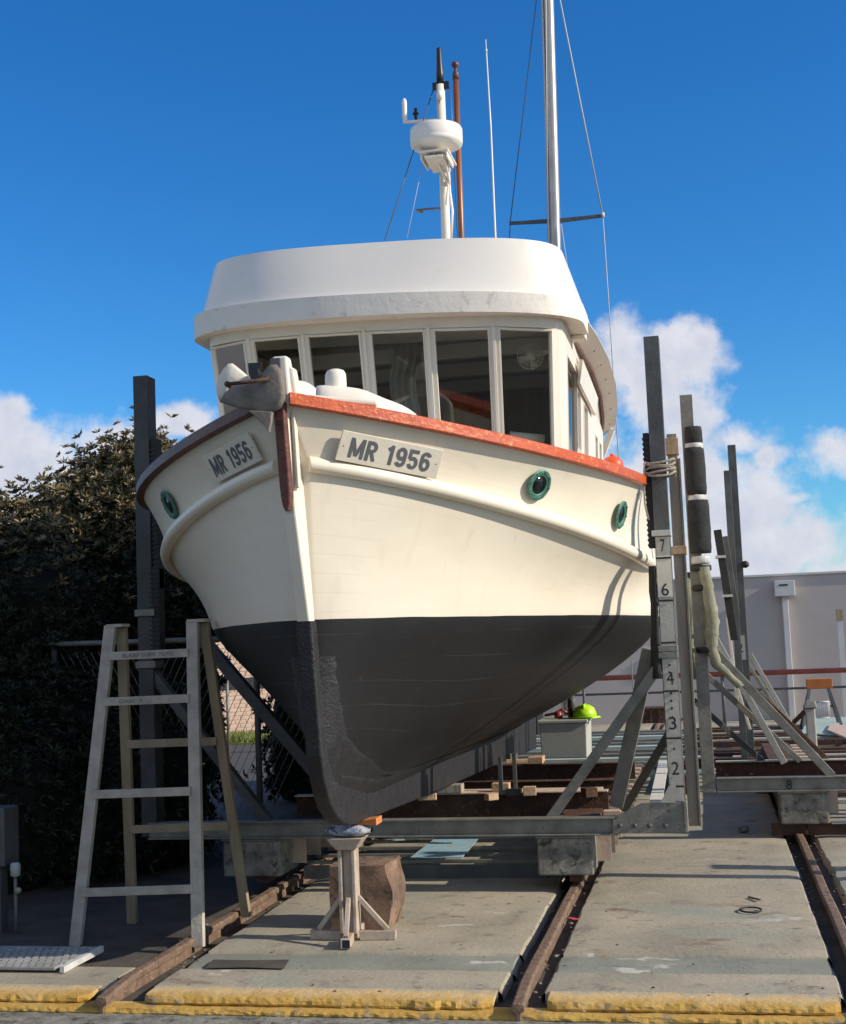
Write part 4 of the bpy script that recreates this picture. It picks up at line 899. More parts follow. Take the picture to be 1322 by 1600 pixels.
# rope lashed round the right post
mb = MB(); pts = []
for i in range(0, 5*16+1):
    a = 2*PI*i/16; z = 2.80+.022*(i/16)+.012*math.sin(a)
    ex = .105 if True else 0; pts.append((-.255+.10*math.copysign(abs(math.cos(a))**.5, math.cos(a)), 9.40+.14*math.copysign(abs(math.sin(a))**.5, math.sin(a)), z+.01*math.sin(i*.9)))
mb.tube(pts, .0085, 7); mb.tube([(-.355,9.28,2.90),(-.37,9.27,2.75),(-.368,9.28,2.60),(-.35,9.30,2.50)], .007, 6)
o = mb.build('lashing_rope', M['ropem']); tag(o, 'pale rope wound four times round the tall numbered post', 'rope')
# frayed protective mat hanging behind the post
mb = MB(); G = []
for j in range(10):
    z = 1.42+j*.085; G.append([(-.36-.05*max(0,(1.9-z)/.8)**1.3+noise.noise((j*.9, 0, 2))*.012, 9.36, z), (-.335-.045*max(0,(1.9-z)/.8)**1.3, 9.30, z), (-.325, 9.305, z)])
mb.grid(G, True); mb.build('chafing_mat', M['foam'], c1, solid=.015)

# wooden items on the cradle
o = MB().poly([aZ(*p_, .140) for p_ in ((641,1341),(722,1341),(752,1306),(686,1306))], (0,0,1), .006).build('painted_board', M['bluesheet']); tag(o, 'pale blue painted board lying on the slats under the boat', 'board')
o = MB().poly([aZ(*p_, .140) for p_ in ((612,1314),(655,1312),(656,1306),(618,1307))], (0,0,1), .012).build('painted_board', M['palegreen']); tag(o, 'small grey offcut board lying behind the blue board under the boat', 'board')
q = aZ(765, 1253, .51)
def blockthing(px, py, z, sx, sy, sz, rz, m, label, name='timber_block', cat='block', grp='timber offcuts lying on the cradle beams'):
    q = aZ(px, py, z); mb = MB(); mb.box(-sx/2, sx/2, -sy/2, sy/2, 0, sz); o = mb.build(name, M[m], bevel=.004, recentre=False); o.location = q; o.rotation_euler.z = rz; tag(o, label, cat, grp); return o
blockthing(768, 1250, .513, .09, .07, .05, .7, 'palewood', 'small timber offcut turned cornerwise on the pale beam')
blockthing(828, 1243, .513, .10, .06, .07, .1, 'palewood', 'pale timber offcut at the right of the black foot on the pale beam')
blockthing(803, 1243, .513, .12, .09, .05, 0, 'black', 'short black packing block on the pale beam')
blockthing(921, 1245, .50, .10, .10, .07, .5, 'rust', 'rust brown offcut near the right end of the pale beam')
blockthing(668, 1250, .513, .14, .06, .05, .1, 'palewood', 'pale timber offcut close under the keel on the front inner beam')
blockthing(808, 1192, .513, .22, .06, .035, .2, 'palewood', 'long pale offcut on the rear beam below the keel end')
blockthing(843, 1190, .513, .10, .06, .06, -.2, 'palewood', 'pale chunk of wood beside the white tub on the rear beam')
blockthing(802, 1187, .513, .08, .06, .06, .4, 'galv', 'grey packing block under the end of the keel')
# black stand between beams
mb = MB(); q = aZ(790, 1243, .5); mb.box(q.x-.05, q.x-.02, q.y, q.y+.03, .51, .80); mb.box(q.x+.02, q.x+.05, q.y+.3, q.y+.33, .3, .80); mb.box(q.x-.05, q.x+.05, q.y-.02, q.y+.05, .51, .545); o = mb.build('prop_leg', M['galvdark']); tag(o, 'short dark steel prop standing on the pale beam behind the keel', 'prop')

# white tub with helmet
q0 = aZ(845, 1186, .515); q1 = aZ(918, 1184, .515)
tub = thing('plastic_tub', ((q0.x+q1.x)/2, q0.y+.25, .515), 'white rectangular tub standing on the rear cradle beam', 'tub')
MB().hexa([(q0.x+.01,q0.y,.515),(q1.x-.0,q0.y,.515),(q1.x,q0.y+.55,.515),(q0.x+.01,q0.y+.55,.515),(q0.x,q0.y-.01,.86),(q1.x+.01,q0.y-.01,.86),(q1.x+.01,q0.y+.56,.86),(q0.x,q0.y+.56,.86)]).build('body', M['boxwhite'], tub, bevel=.01)
MB().box(q0.x-.015, q1.x+.025, q0.y-.025, q0.y+.575, .861, .895).build('lid', M['boxwhite'], tub, bevel=.008)
hp = Vector((q1.x-.02, q0.y+.20, .897))
hel = thing('hard_hat', hp, 'bright yellow green hard hat lying on the white tub', 'helmet')
MB().lathe(hp, [(.0,.135),(.05,.13),(.095,.10),(.115,.05),(.12,.012),(.10,.012),(.0,.012)], 28).build('shell', M['helmet'], hel)
MB().lathe(hp, [(.115,.0),(.16,.0),(.155,.012),(.118,.016)], 28).build('brim', M['helmet'], hel)
mb = MB(); mb.bar(hp+Vector((-.0,-.10,.06)), hp+Vector((0,.10,.06)), .03, .16); mb.build('ridge', M['helmet'], hel, bevel=.02)
q = Vector((q0.x+.17, q0.y+.25, .897))
rp = thing('red_tool', q, 'small red handled tool lying on the white tub left of the hard hat', 'tool')
MB().lathe(q, [(.04,0),(.045,.03),(.03,.07),(.0,.08)], 14).build('tool_body', M['red'], rp)
mb = MB(); mb.tube([q+Vector((-.14,0,.03)), q+Vector((-.03,0,.05)), q+Vector((.03,0,.09)), q+Vector((.10,0,.04))], .014, 8); mb.build('tool_handle', M['red'], rp)
q = Vector((q1.x-.16, q0.y+.35, .897))
o = MB().lathe(q, [(.045,0),(.045,.17),(.03,.20),(.018,.20),(.018,.23),(0,.23)], 18).build('paint_can', M['galvdark']); tag(o, 'grey canister standing on the white tub beside the hard hat', 'canister')
# keel end fittings: rudder shoe and propeller-aperture
mb = MB(); mb.box(X0-.03, X0+.03, 16.3, 16.9, .55, 2.0); mb.build('rudder', M['antifoul'], boat, bevel=.01)

# ------------------------------------------------------------------ second cradle (right), third cradle parts
c2, beam2, post2 = cradle(-.07, 3.48, 11.60, (RB, RR), 'grey steel cradle on the right with padded post and beam marked 8', False)
beam2(11.60, 'galv', a=.0, b=3.48)
post2(-.065, 11.585, 3.74, 'galv', z0=.385); post2(3.45, 11.585, 3.74, 'galv', z0=.385)
text_mesh('beam_figure', '8', .09, aY(1233,1226,11.583), (1,0,0), (0,0,1), M['ink'], c2, fit=(.045,.075))
brace(c2, (-.02, 11.64, 1.63), (.93, 11.64, .50), 'galv', .07, .085); brace(c2, (3.42, 11.64, 1.63), (2.5, 11.64, .50), 'galv', .07, .085)
brace(c2, (-.15, 12.33, 2.1), (.60, 12.6, .52), 'postpaint', .06, .075); brace(c2, (-.15, 12.36, 1.45), (.75, 12.9, .51), 'galv', .055, .065)
brace(c2, (-.15, 12.40, 1.10), (.42, 12.95, .51), 'galvdark', .05, .06)
brace(c2, (-.15, 12.42, 1.75), (1.0, 12.98, .51), 'rust', .045, .05)
long_beam(.50, .885, 11.60, 16.5, c2); long_beam(2.6, 3.0, 11.60, 16.5, c2)
MB().box(.42, 3.2, 11.66, 11.70, .02, .112).build('lower_channel', M['rust'], c2)
MB().box(.90, 3.2, 11.62, 11.72, .112, .122).build('channel_flange', M['postpaint'], c2)
ibeam(12.9, .0, 3.4, c2, .50, .34, 'postpaint')
MB().box(.48, .90, 11.585, 11.86, .379, .392).build('packing_board', M['salmon'], c2)
# padding on the post
def sleeve(z0, z1, r, m, nm, parent, dx=.03, lump=.01, seed=0, x=-.055, y=11.62):
    mb = MB(); G = []
    n = max(4, int((z1-z0)/.05))
    for j in range(n+1):
        z = z0+(z1-z0)*j/n; rr = r*(.93 if j in (0, n) else 1); row = []
        for k in range(16):
            a = 2*PI*k/16; q_ = rr+lump*noise.noise((k*.8, z*6, seed)); row.append((x+dx+q_*1.0*math.cos(a), y+q_*1.05*math.sin(a), z))
        G.append(row)
    mb.grid(G, True, close=True); mb.b.verts.ensure_lookup_table(); mb.b.faces.new(mb.b.verts[:16]); mb.b.faces.new(mb.b.verts[-16:]); return mb.build(nm, M[m], parent)
sleeve(3.30, 3.46, .080, 'foam', 'foam_padding', c2); sleeve(2.88, 3.28, .088, 'foam', 'foam_padding', c2, seed=1); sleeve(2.38, 2.83, .095, 'foam', 'foam_padding', c2, .035, seed=2)
for z in (3.28, 2.83, 2.31): sleeve(z-.02, z+.045, .080, 'tape', 'tape_band', c2)
for z in (2.25, 2.08, 1.56): sleeve(z-.02, z+.03, .088, 'rubber', 'tape_band', c2)
mb = MB(); pts = [(.0,11.56,2.26),(.02,11.55,2.10),(.035,11.545,1.95),(.045,11.54,1.80),(.03,11.55,1.66),(.02,11.56,1.58),(.06,11.56,1.44),(.14,11.56,1.36),(.24,11.56,1.25)]
G = []; prev = None
for j in range(len(pts)*4-3):
    f = j/4; i = min(int(f), len(pts)-2); p = Vector(pts[i]).lerp(Vector(pts[i+1]), f-i); r = [.046,.048,.052,.056,.050,.042,.036,.030,.020][min(i, 8)]
    G.append([p+Vector((math.cos(a)*(r+noise.noise((a*2, j*.7, 1))*.016), math.sin(a)*r*.8, math.cos(a)*r*.4*(1 if f > 5 else 0))) for a in [2*PI*k/16 for k in range(16)]])
mb.grid(G, True, close=True); mb.build('fibre_padding', M['canvas'], c2)
# second frame of the right cradle directly behind with lashed padding
mb = MB(); mb.box(-.20, -.15, 12.3, 12.36, .5, 2.75); mb.build('post', M['galv'], c2)
mb = MB(); mb.tube([(-.14,12.25,2.2),(-.13,12.24,1.9),(-.15,12.24,1.6),(-.12,12.25,1.3)], .03, 8); mb.build('fibre_padding', M['canvas'], c2)
for z in (2.2, 1.9, 1.6): MB().box(-.22, -.11, 12.22, 12.38, z, z+.05).build('tape_band', M['rubber'], c2)
MB().box(-.22, .0, 11.80, 11.83, 1.66, 1.70).build('tie_bar', M['galv'], c2); MB().box(-.22, .0, 11.80, 11.83, 1.54, 1.58).build('tie_bar', M['galv'], c2)
o = MB().poly([aY(x, y, 12.2) for x, y in ((1067,808),(1062,835),(1059,842),(1063,820),(1066,805))], (0,1,0), .01).build('green_strap', M['bronze']); tag(o, 'green strap end hanging between the two tall posts', 'strap')

# third cradle, far right
c3 = thing('slipway_cradle', (.4, 15, 0), 'farthest steel cradle with tall thin post bearing a white figure 2', 'cradle')
def vpost(pxt, pyt, Y, wpx, m, zb, parent, nm='post', dep=.10):
    p = aY(pxt, pyt, Y); w_ = wpx*Y/2100; mb = MB(); mb.box(p.x-w_/2, p.x+w_/2, Y, Y+.012, zb, p.z); mb.box(p.x+w_/2-.02, p.x+w_/2, Y+.013, Y+dep, zb, p.z); mb.box(p.x-w_/2, p.x-w_/2+.012, Y+.013, Y+dep, zb, p.z); return mb.build(nm, M[m], parent, bevel=.003), p
_, pp = vpost(1143, 695, 15.0, 12, 'galvdark', .35, c3); vpost(1136, 735, 14.8, 10, 'galvdark', .35, c3)
q = aY(1157, 1012, 14.99); pl3 = MB().box(q.x-.05, q.x+.05, 14.985, 14.997, q.z-.13, q.z+.13).build('figure_plate', M['boxwhite'], c3)
text_mesh('figure', '2', .1, (q.x, 14.982, q.z), (1,0,0), (0,0,1), M['ink'], pl3, fit=(.055,.10))
# leaning padded short post
mb = MB(); mb.bar(aY(1121,828,13.4), aY(1148,1000,13.4), .075, .06, (0,1,0)); mb.build('leaning_arm', M['foam'], c3, bevel=.006)
mb = MB(); mb.bar(aY(1133,838,13.9), aY(1152,960,13.9), .05, .06, (0,1,0)); mb.build('leaning_arm', M['galvdark'], c3, bevel=.004)
for (x, y) in ((1126,870),(1137,931)): p = aY(x, y, 13.36); MB().box(p.x-.05, p.x+.05, 13.33, 13.48, p.z-.012, p.z+.012).build('tape_band', M['tape'], c3)
brace(c3, aY(1137,965,14.3), aY(1153,1105,14.3), 'plate', .035, .05)
brace(c3, aY(1172,1022,15.2), aY(1246,1150,15.2), 'postpaint', .05, .05); brace(c3, aY(1170,1040,15.6), aY(1215,1110,15.6), 'canvas', .04, .04)
brace(c3, aY(1166,1070,14.2), aY(1275,1185,14.2), 'rust', .05, .05)
brace(c3, aY(1148,1060,14.2), aY(1172,1140,14.2), 'plate', .03, .05)
MB().lathe(aY(1163, 882, 15.0), [(.0,-.02),(.035,-.02),(.04,.02),(.02,.05),(0,.05)], 14, (1,0,0)).build('roller', M['rubber'], c3)
for yy in (15.0, 17.2): MB().box(-.3, 4.2, yy+.11, yy+.2, .262, .33).build('crossbeam', M['rust'], c3, bevel=.003)
# cradle 3's slatted platform
plat = thing('slatted_platform', (2.0, 17.5, .0), 'rusty slatted steel platform receding on the right behind the cradles', 'platform')
for i, yy in enumerate([14.9+.42*k for k in range(16)]):
    MB().box(-.4 if i % 3 else .2, 5.6, yy, yy+.12, .215, .255).build('slat', M['rust' if i % 3 else 'postpaint'], plat, bevel=.004)
for x in (.4, 1.5, 2.6, 4.4): MB().box(x, x+.12, 14.7, 21.6, .0, .21).build('bearer', M['rust'], plat)
for i, yy in enumerate([12.2+.5*k for k in range(6)]): MB().box(.9, 2.6, yy, yy+.10, .20, .235).build('slat', M['rust' if i % 2 else 'postpaint'], plat, bevel=.004)
plat2 = thing('slatted_platform', (-2.0, 19, .0), 'grey slatted platform receding behind the boat cradle', 'platform')
for i, yy in enumerate([14.8+.55*k for k in range(12)]): MB().box(-3.0, -.1, yy, yy+.16, .20, .235).build('slat', M['galv' if i % 3 else 'palegreen'], plat2, bevel=.004)
for x in (-2.8, -1.6, -.4): MB().box(x, x+.1, 14.7, 21.2, .0, .195).build('bearer', M['rust'], plat2)

def boardt(P, z, m, label, th=.02, grp='boards lying on the far platform'):
    o = MB().poly([aZ(x, y, z) for x, y in P], (0,0,1), th).build('painted_board', M[m]); tag(o, label, 'board', grp)
boardt([(1252,1148),(1330,1150),(1330,1122),(1262,1124)], .27, 'palegreen', 'wide pale green board at the far right edge')
boardt([(1293,1142),(1330,1158),(1330,1138),(1300,1132)], .31, 'salmon', 'pinkish board overlapping the pale green one at the right edge')
boardt([(1015,1255),(1035,1255),(1045,1190),(1030,1190)], .25, 'plate', 'pale plank behind the foot of the numbered post')
boardt([(1178,1214),(1222,1214),(1214,1205),(1182,1206)], .27, 'canvas', 'short yellowish plank on the platform behind the padded post')

# unseen posts, put by guess beyond the right edge to cast the slabs' shadow bands
for X_, Y_, h_, w_, lb in ((3.0, 9.60, 2.9, .13, 'tall grey steel post added unseen beside the slipway, right of the open slab'), (3.0, 10.0, 1.62, .22, 'short broad grey steel post added unseen beside the slipway, behind the tall one')):
    sp_ = thing('unseen_post', (X_, Y_, 0), lb, 'post')
    MB().box(X_-.05, X_+.05, Y_-w_/2, Y_+w_/2, .03, h_).build('shaft', M['galvdark'], sp_, bevel=.004); MB().box(X_-.2, X_+.2, Y_-.18, Y_+.18, .0, .03).build('foot_plate', M['rust'], sp_, bevel=.003)
# far things on the right
wl_ = thing('boundary_wall', (3, 26, 0), 'long grey rendered wall across the back of the yard', 'wall')
mb = MB(); mb.box(-3.2, 16, 26, 26.25, -.1, 2.66); mb.build('wall_face', M['wall'], wl_)
mb = MB(); mb.box(-3.25, 16, 25.96, 26.3, 2.661, 2.70); mb.build('coping', M['wallpipe'], wl_)
q0, q1 = aY(1209, 908, 25.9), aY(1242, 931, 25.9)
dp = thing('rainwater_pipe', ((q0.x+q1.x)/2, 25.9, 0), 'pale square rainwater head and downpipe fixed on the grey wall', 'downpipe')
MB().box(q0.x, q1.x, 25.72, 25.99, q1.z, q0.z).build('rain_head', M['wallpipe'], dp, bevel=.01)
MB().box(q0.x+.08, q0.x+.24, 25.715, 25.72, q0.z-.10, q0.z-.07).build('overflow_slot', M['ink'], dp)
xm = (q0.x+q1.x)/2+.0; MB().box(xm-.055, xm+.055, 25.85, 25.99, 0, q1.z).build('pipe', M['wallpipe'], dp, bevel=.01)
q = aY(1311, 952, 25.4)
po = thing('pale_post', (q.x, 25.4, 0), 'thin pale post with tan cap in front of the grey wall at right edge', 'post')
MB().box(q.x-.05, q.x+.05, 25.35, 25.45, 0, q.z-.2).build('shaft', M['wallpipe'], po); MB().box(q.x-.055, q.x+.055, 25.34, 25.46, q.z-.2, q.z).build('cap', M['woodb'], po)
pr = thing('pipe_rail', (2, 24, 0), 'red oxide horizontal pipe rail with dark lower rail before the grey wall', 'railing')
zt_ = aY(1260, 1049, 24).z; zl_ = aY(1260, 1075, 24).z
MB().tube([(-3, 24, zt_), (14, 24, zt_)], .045, 10).build('top_pipe', M['redpipe'], pr); MB().tube([(-3, 24, zl_), (14, 24, zl_)], .02, 8).build('lower_pipe', M['galvdark'], pr)
for x in (-2.2, .2, 2.4, 5, 8, 11): MB().tube([(x, 24.0, 0), (x, 24.0, zt_-.03)], .03, 8).build('rail_post', M['galvdark'], pr)
# orange trestle
q = aY(1279, 1068, 20.5)
ts = thing('orange_trestle', (q.x, 20.5, 0), 'orange topped work trestle with dark splayed legs in front of the wall', 'trestle')
MB().box(q.x-.17, q.x+.19, 20.45, 20.57, q.z-.07, q.z+.07).build('top', M['orange'], ts, bevel=.008)
for sx in (-1, 1):
    for sy in (-1, 1): MB().bar((q.x+sx*.13, 20.5+sy*.03, q.z-.06), (q.x+sx*.27, 20.5+sy*.25, .25), .04, .03, (0,1,0)).build('leg', M['galvdark'], ts)
MB().bar((q.x-.2, 20.4, .55), (q.x+.2, 20.4, .55), .03, .03).build('stretcher', M['galvdark'], ts)
# basket rack
q0, q1 = aY(1275, 1097, 19.5), aY(1297, 1121, 19.5)
rk = thing('wire_rack', (q0.x, 19.5, .2), 'small grey wire rack standing beneath the orange trestle', 'rack')
mb = MB()
for i in range(8): x = q0.x+(q1.x-q0.x)*i/7; mb.tube([(x, 19.5, q1.z), (x, 19.5, q0.z)], .008, 5)
mb.tube([(q0.x, 19.5, q0.z), (q1.x, 19.5, q0.z)], .012, 6); mb.tube([(q0.x, 19.5, q1.z), (q1.x, 19.5, q1.z)], .012, 6); mb.build('rack_bars', M['wallpipe'], rk)
mb = MB()
for i in range(8): x = q0.x+(q1.x-q0.x)*i/7; mb.tube([(x, 19.7, q1.z), (x, 19.7, q0.z)], .008, 5)
for x in (q0.x, q1.x): mb.tube([(x, 19.5, q1.z), (x, 19.7, q1.z)], .01, 5); mb.tube([(x, 19.5, q0.z), (x, 19.7, q0.z)], .01, 5)
mb.build('rack_back', M['wallpipe'], rk)
q = aY(1265, 1098, 16.5)
bo = thing('bollard_post', (q.x, 16.5, .2), 'pale stubby bollard with grey cap left of the wire rack', 'bollard')
MB().box(q.x-.055, q.x+.055, 16.45, 16.56, .20, q.z-.06).build('shaft', M['postpaint'], bo, bevel=.015); MB().hexa([(q.x-.08,16.42,q.z-.06),(q.x+.08,16.42,q.z-.06),(q.x+.08,16.58,q.z-.06),(q.x-.08,16.58,q.z-.06),(q.x-.04,16.45,q.z+.03),(q.x+.06,16.45,q.z+.02),(q.x+.06,16.55,q.z+.02),(q.x-.04,16.55,q.z+.03)]).build('cap', M['galv'], bo, bevel=.01)
MB().bar((q.x-.06,16.5,q.z-.1),(q.x-.3,16.5,q.z-.32),.05,.05).build('strut', M['rust'], bo)
# clutter behind cradle one
for i, (px, py, sx, sz, m, lb) in enumerate(((1018,1130,.45,.22,'rust','rusty steel box behind the cradle brace'),(1005,1100,.30,.16,'plate','pale crate further back behind the cradle brace'),(948,1098,.5,.18,'wallpipe','low white crate far behind the hard hat'),(975,1075,.3,.3,'galv','grey bin far behind the boat near the pipe rail'))):
    q = aZ(px, py, .25); c_ = thing('steel_box', (q.x, q.y, .25), lb, 'box'); MB().box(q.x-sx/2, q.x+sx/2, q.y, q.y+.4, .25, .25+sz).build('box_body', M[m], c_, bevel=.01)
    mb = MB()
    for k in (-.3, 0, .3): mb.box(q.x+k*sx-.02, q.x+k*sx+.02, q.y-.02, q.y-.001, .25, .25+sz-.01)
    mb.box(q.x-sx/2-.02, q.x+sx/2+.02, q.y-.02, q.y+.42, .25+sz+.001, .25+sz+.03); mb.build('box_ribs', M[m], c_)

# yacht mast behind
ym = thing('yacht_mast', (aY(870,390,22).x, 22, 0), 'tall alloy sailing yacht mast with spreaders rising behind the wheelhouse', 'mast')
xb = aY(868, 380, 22); xt = aY(857, 0, 22); dirm = (xt-xb).normalized()
top = xt+dirm*2.0; bot = xb-dirm*((xb.z-0)/dirm.z)
mb = MB(); mb.tube([bot, xb, xt, top], .092, 20); mb.build('mast_tube', M['mastalu'], ym)
mb = MB(); mb.tube([bot+Vector((-.11,-.05,0)), xt+Vector((-.10,-.05,0)), top+Vector((-.1,-.05,0))], .018, 6); mb.build('mast_track', M['wallpipe'], ym)
MB().bar(aY(796,349,22), aY(866,345,22.0), .05, .035, (0,1,0), .07).build('spreader', M['galvdark'], ym); MB().bar(aY(942,337,22), aY(872,345,22.0), .05, .035, (0,1,0), .07).build('spreader', M['galvdark'], ym)
MB().lathe(aY(942,337,22), [(.0,-.04),(.03,-.03),(.03,.05),(0,.06)], 10).build('spreader_tip', M['wallpipe'], ym)
mb = MB(); a = aY(797,349,22); mb.tube([aY(838,0,22)+Vector((.05,0,.3)), a], .009, 6); mb.tube([a, aY(795,420,22), Vector((a.x,22,.5))], .009, 6)
mb.build('shroud', M['wire'], ym)
mb = MB(); a = aY(942,337,22); mb.tube([aY(876,0,22)+Vector((-.05,0,.3)), a], .012, 6); mb.tube([a, aY(951,470,22), Vector((a.x+.08,22,.5))], .009, 6); mb.build('shroud', M['wirew'], ym)
MB().tube([aY(853,0,21.9), aY(856,374,21.9)], .010, 6).build('halyard', M['wirew'], ym); MB().tube([aY(877,350,21.9), aY(890,440,21.9)], .008, 6).build('halyard', M['wirew'], ym)

# ================================================================== JACK STAND AND FOREGROUND
JX, JY = -2.165, 7.86
js = thing('jack_stand', (JX, JY, 0), 'tan steel jack stand under the forefoot of the boat', 'stand')
mb = MB(); mb.box(JX-.052, JX-.030, JY-.05, JY+.05, .045, .53); mb.box(JX+.030, JX+.052, JY-.05, JY+.05, .045, .53); mb.box(JX-.029, JX+.029, JY-.015, JY+.015, .045, .53); mb.build('column', M['tan'], js, bevel=.004)
def foot(dx, dy, ln):
    d = Vector((dx, dy, 0)).normalized(); a = Vector((JX, JY, .028))+d*.0; b = a+d*ln; MB().bar(a+d*.056, b, .055, .054).build('foot', M['tan'], js, bevel=.004)
    MB().bar(Vector((JX, JY, .25))+d*.05, b-d*.05+Vector((0,0,.03)), .028, .028).build('brace', M['tan'], js, bevel=.003)
    return b
foot(-1, .1, .25); foot(1, .1, .27); fb = foot(.12, -1, .24); foot(0, 1, .22)
MB().box(fb.x-.03, fb.x+.03, fb.y-.002, fb.y-.0005, .006, .052).build('foot_opening', M['ink'], js)
mb = MB(); mb.hexa([(JX-.06,JY-.06,.53),(JX+.06,JY-.06,.53),(JX+.06,JY+.06,.53),(JX-.06,JY+.06,.53),(JX-.11,JY-.09,.60),(JX+.11,JY-.09,.60),(JX+.11,JY+.09,.60),(JX-.11,JY+.09,.60)]); mb.build('head', M['tan'], js, bevel=.006)
mb = MB(); G = []
for i in range(13):
    x = JX-.14+.29*i/12; env = max(.02, (1-abs((i-6.5)/6.5)**3))
    G.append([(x, JY+math.cos(a)*.085*env, .637+math.sin(a)*(.038*env+.006*noise.noise((i*.8, a*2, 0)))) for a in [2*PI*k/14 for k in range(14)]])
mb.grid(G, True, close=True); o = mb.build('sack_pad', mat('patterned_sack', (.55,.55,.52), (.10,.16,.32), 22, .8, bump=1, bscale=40, c3=(.05,.05,.05), c3t=.52, c3scale=15), recentre=False); tag(o, 'folded patterned sack padding on top of the jack stand', 'sack')
o = MB().hexa([(JX+.02,JY-.02,.672),(JX+.19,JY-.04,.668),(JX+.19,JY+.10,.668),(JX+.02,JY+.10,.672),(JX+.02,JY-.02,.684),(JX+.19,JY-.04,.71),(JX+.19,JY+.10,.71),(JX+.02,JY+.10,.684)]).build('timber_wedge', M['orangewood'], bevel=.003); tag(o, 'orange timber wedge driven between keel and sack', 'wedge')
# rough brown block behind the stand
mb = MB(); bx0, bx1, by0, by1, bz = -2.365, -2.01, 8.14, 8.50, .385
G = []
for j in range(11):
    z = bz*j/10-.004; row = []
    for k in range(40):
        s_ = k/10; e = int(s_); f = s_-e
        P = [(bx0,by0),(bx1,by0),(bx1+.02,by1),(bx0,by1)]; a, b = P[e], P[(e+1)%4]; x = a[0]+(b[0]-a[0])*f; y = a[1]+(b[1]-a[1])*f
        r = .006 if e in (0, 3) else .028
        bul = .03*math.sin(PI*j/10) if e == 1 else 0
        row.append((x+noise.noise((x*7,y*7,z*7))*r+bul, y+noise.noise((x*7+9,y*7,z*7))*r*.6, z+noise.noise((x*9,y*9,3))*.012*(j == 10)))
    G.append(row)
mb.grid(G, True, close=True); mb.b.verts.ensure_lookup_table(); mb.b.faces.new(mb.b.verts[-40:]); mb.b.faces.new(mb.b.verts[:40][::-1])
o = mb.build('stone_block', M['rockbrown']); o.modifiers.new('es', 'EDGE_SPLIT').split_angle = R_(38); tag(o, 'rough squared brown concrete block behind the jack stand', 'block')

# ladder (double sided timber trestle)
ld = thing('trestle_ladder', (-3.45, 8.05, -.09), 'grey timber trestle ladder standing in the shade left of the bow', 'ladder')
def gp(px, py, z): return aZ(px, py, z)
LT, RT = aY(173, 978, 8.03), aY(301, 970, 8.03)
fl, fr2 = aZ(118, 1478, -.06), aZ(310, 1480, -.02); bl, br = aZ(207, 1442, -.05), aZ(385, 1432, -.0)
def rl(a, b, m='woodgrey', w_=.075, t=.042, nm='rail'): return MB().bar(a, b, w_, t, (0,1,0)).build(nm, M[m], ld, bevel=.004)
rl(fl, LT, w_=.075); rl(fr2, RT)
rl(bl, LT+Vector((.045,.07,-.01)), 'woodb', .065); rl(br, RT+Vector((.05,.07,-.01)), 'woodb', .06)
def rung(A0, A1, B0, B1, py, m='woodgrey'):
    def onl(P, Q):
        lo, hi = 0., 1.
        return min(((abs(proj(P.lerp(Q, i/400))[1]-py_), i/400) for i in range(401)), key=lambda t: t[0])[1]
    py_ = py+3; fa = onl(A0, A1); py_ = py-3; fb_ = onl(B0, B1)
    a, b = A0.lerp(A1, fa)+Vector((.02,-.028,0)), B0.lerp(B1, fb_)+Vector((-.02,-.028,0)); MB().bar(a, b, .02, .052).build('rung', M[m], ld, bevel=.003); return a, b
r1 = rung(fl, LT, fr2, RT, 1022); r2 = rung(fl, LT, fr2, RT, 1094); rung(fl, LT, fr2, RT, 1238); rung(fl, LT, fr2, RT, 1391)
bLT, bRT = LT+Vector((.045,.07,-.01)), RT+Vector((.05,.07,-.01))
rung(bl, bLT, br, bRT, 1160, 'woodb'); rung(bl, bLT, br, bRT, 1292, 'woodb')
MB().bar(LT+Vector((-.02,.035,.0)), LT+Vector((.09,.035,.0)), .12, .02).build('top_hinge', M['woodgrey'], ld, bevel=.003); MB().bar(RT+Vector((-.03,.035,.0)), RT+Vector((.09,.035,.0)), .12, .02).build('top_hinge', M['woodgrey'], ld, bevel=.003)
fade = mat('faded_marking', (.13,.12,.14), (.19,.18,.18), 40, .8, c3=(.27,.25,.24), c3t=.5, c3scale=60)
d = (r1[1]-r1[0]); text_mesh('painted_words', 'BLK&P SHIPS YDTS', .04, r1[0]+d*.50+Vector((0,-.0125,0)), d, (0,0,1), fade, ld, fit=(d.length*.62, .024))
d = (r2[1]-r2[0]); text_mesh('painted_words', 'DASC 3', .04, r2[0]+d*.33+Vector((0,-.0125,0)), d, (0,0,1), fade, ld, fit=(d.length*.26, .022))

# handrail / chain link fence on the left
fe = thing('chain_link_fence', (-6, 10.9, -.1), 'chain link fence with grey top rail behind the ladder', 'fence')
yf = 10.9; za, zb_ = aY(40, 1006, yf).z, aY(300, 1001, yf).z
MB().tube([(-7.4, yf, za), (-3.7, yf, zb_)], .024, 10).build('top_rail', M['galv'], fe)
for x in (-7.4, -5.6, -3.75): MB().tube([(x, yf, -.1), (x, yf, za+.02)], .028, 8).build('fence_post', M['galvdark'], fe)
mb = MB(); x = -5.4
while x < -3.8:      # diagonal wires
    for s_ in (-1, 1):
        z0 = -.05; 
        pts = [(x, yf+.01*s_, .0), (x+s_*.9, yf+.01*s_, 1.75)]
        mb.bar(pts[0], pts[1], .004, .004)
    x += .07
mb.build('mesh', M['galv'], fe)
yb = 26.0
bw = thing('brick_wall', (-9.2, yb, 0), 'low sunlit pale brick wall seen beyond the fence under the bow', 'wall')
p0, p1 = aY(330, 1175, yb), aY(440, 1040, yb)
mb = MB(); rr = random.Random(3)
zc = .05; r_ = 0
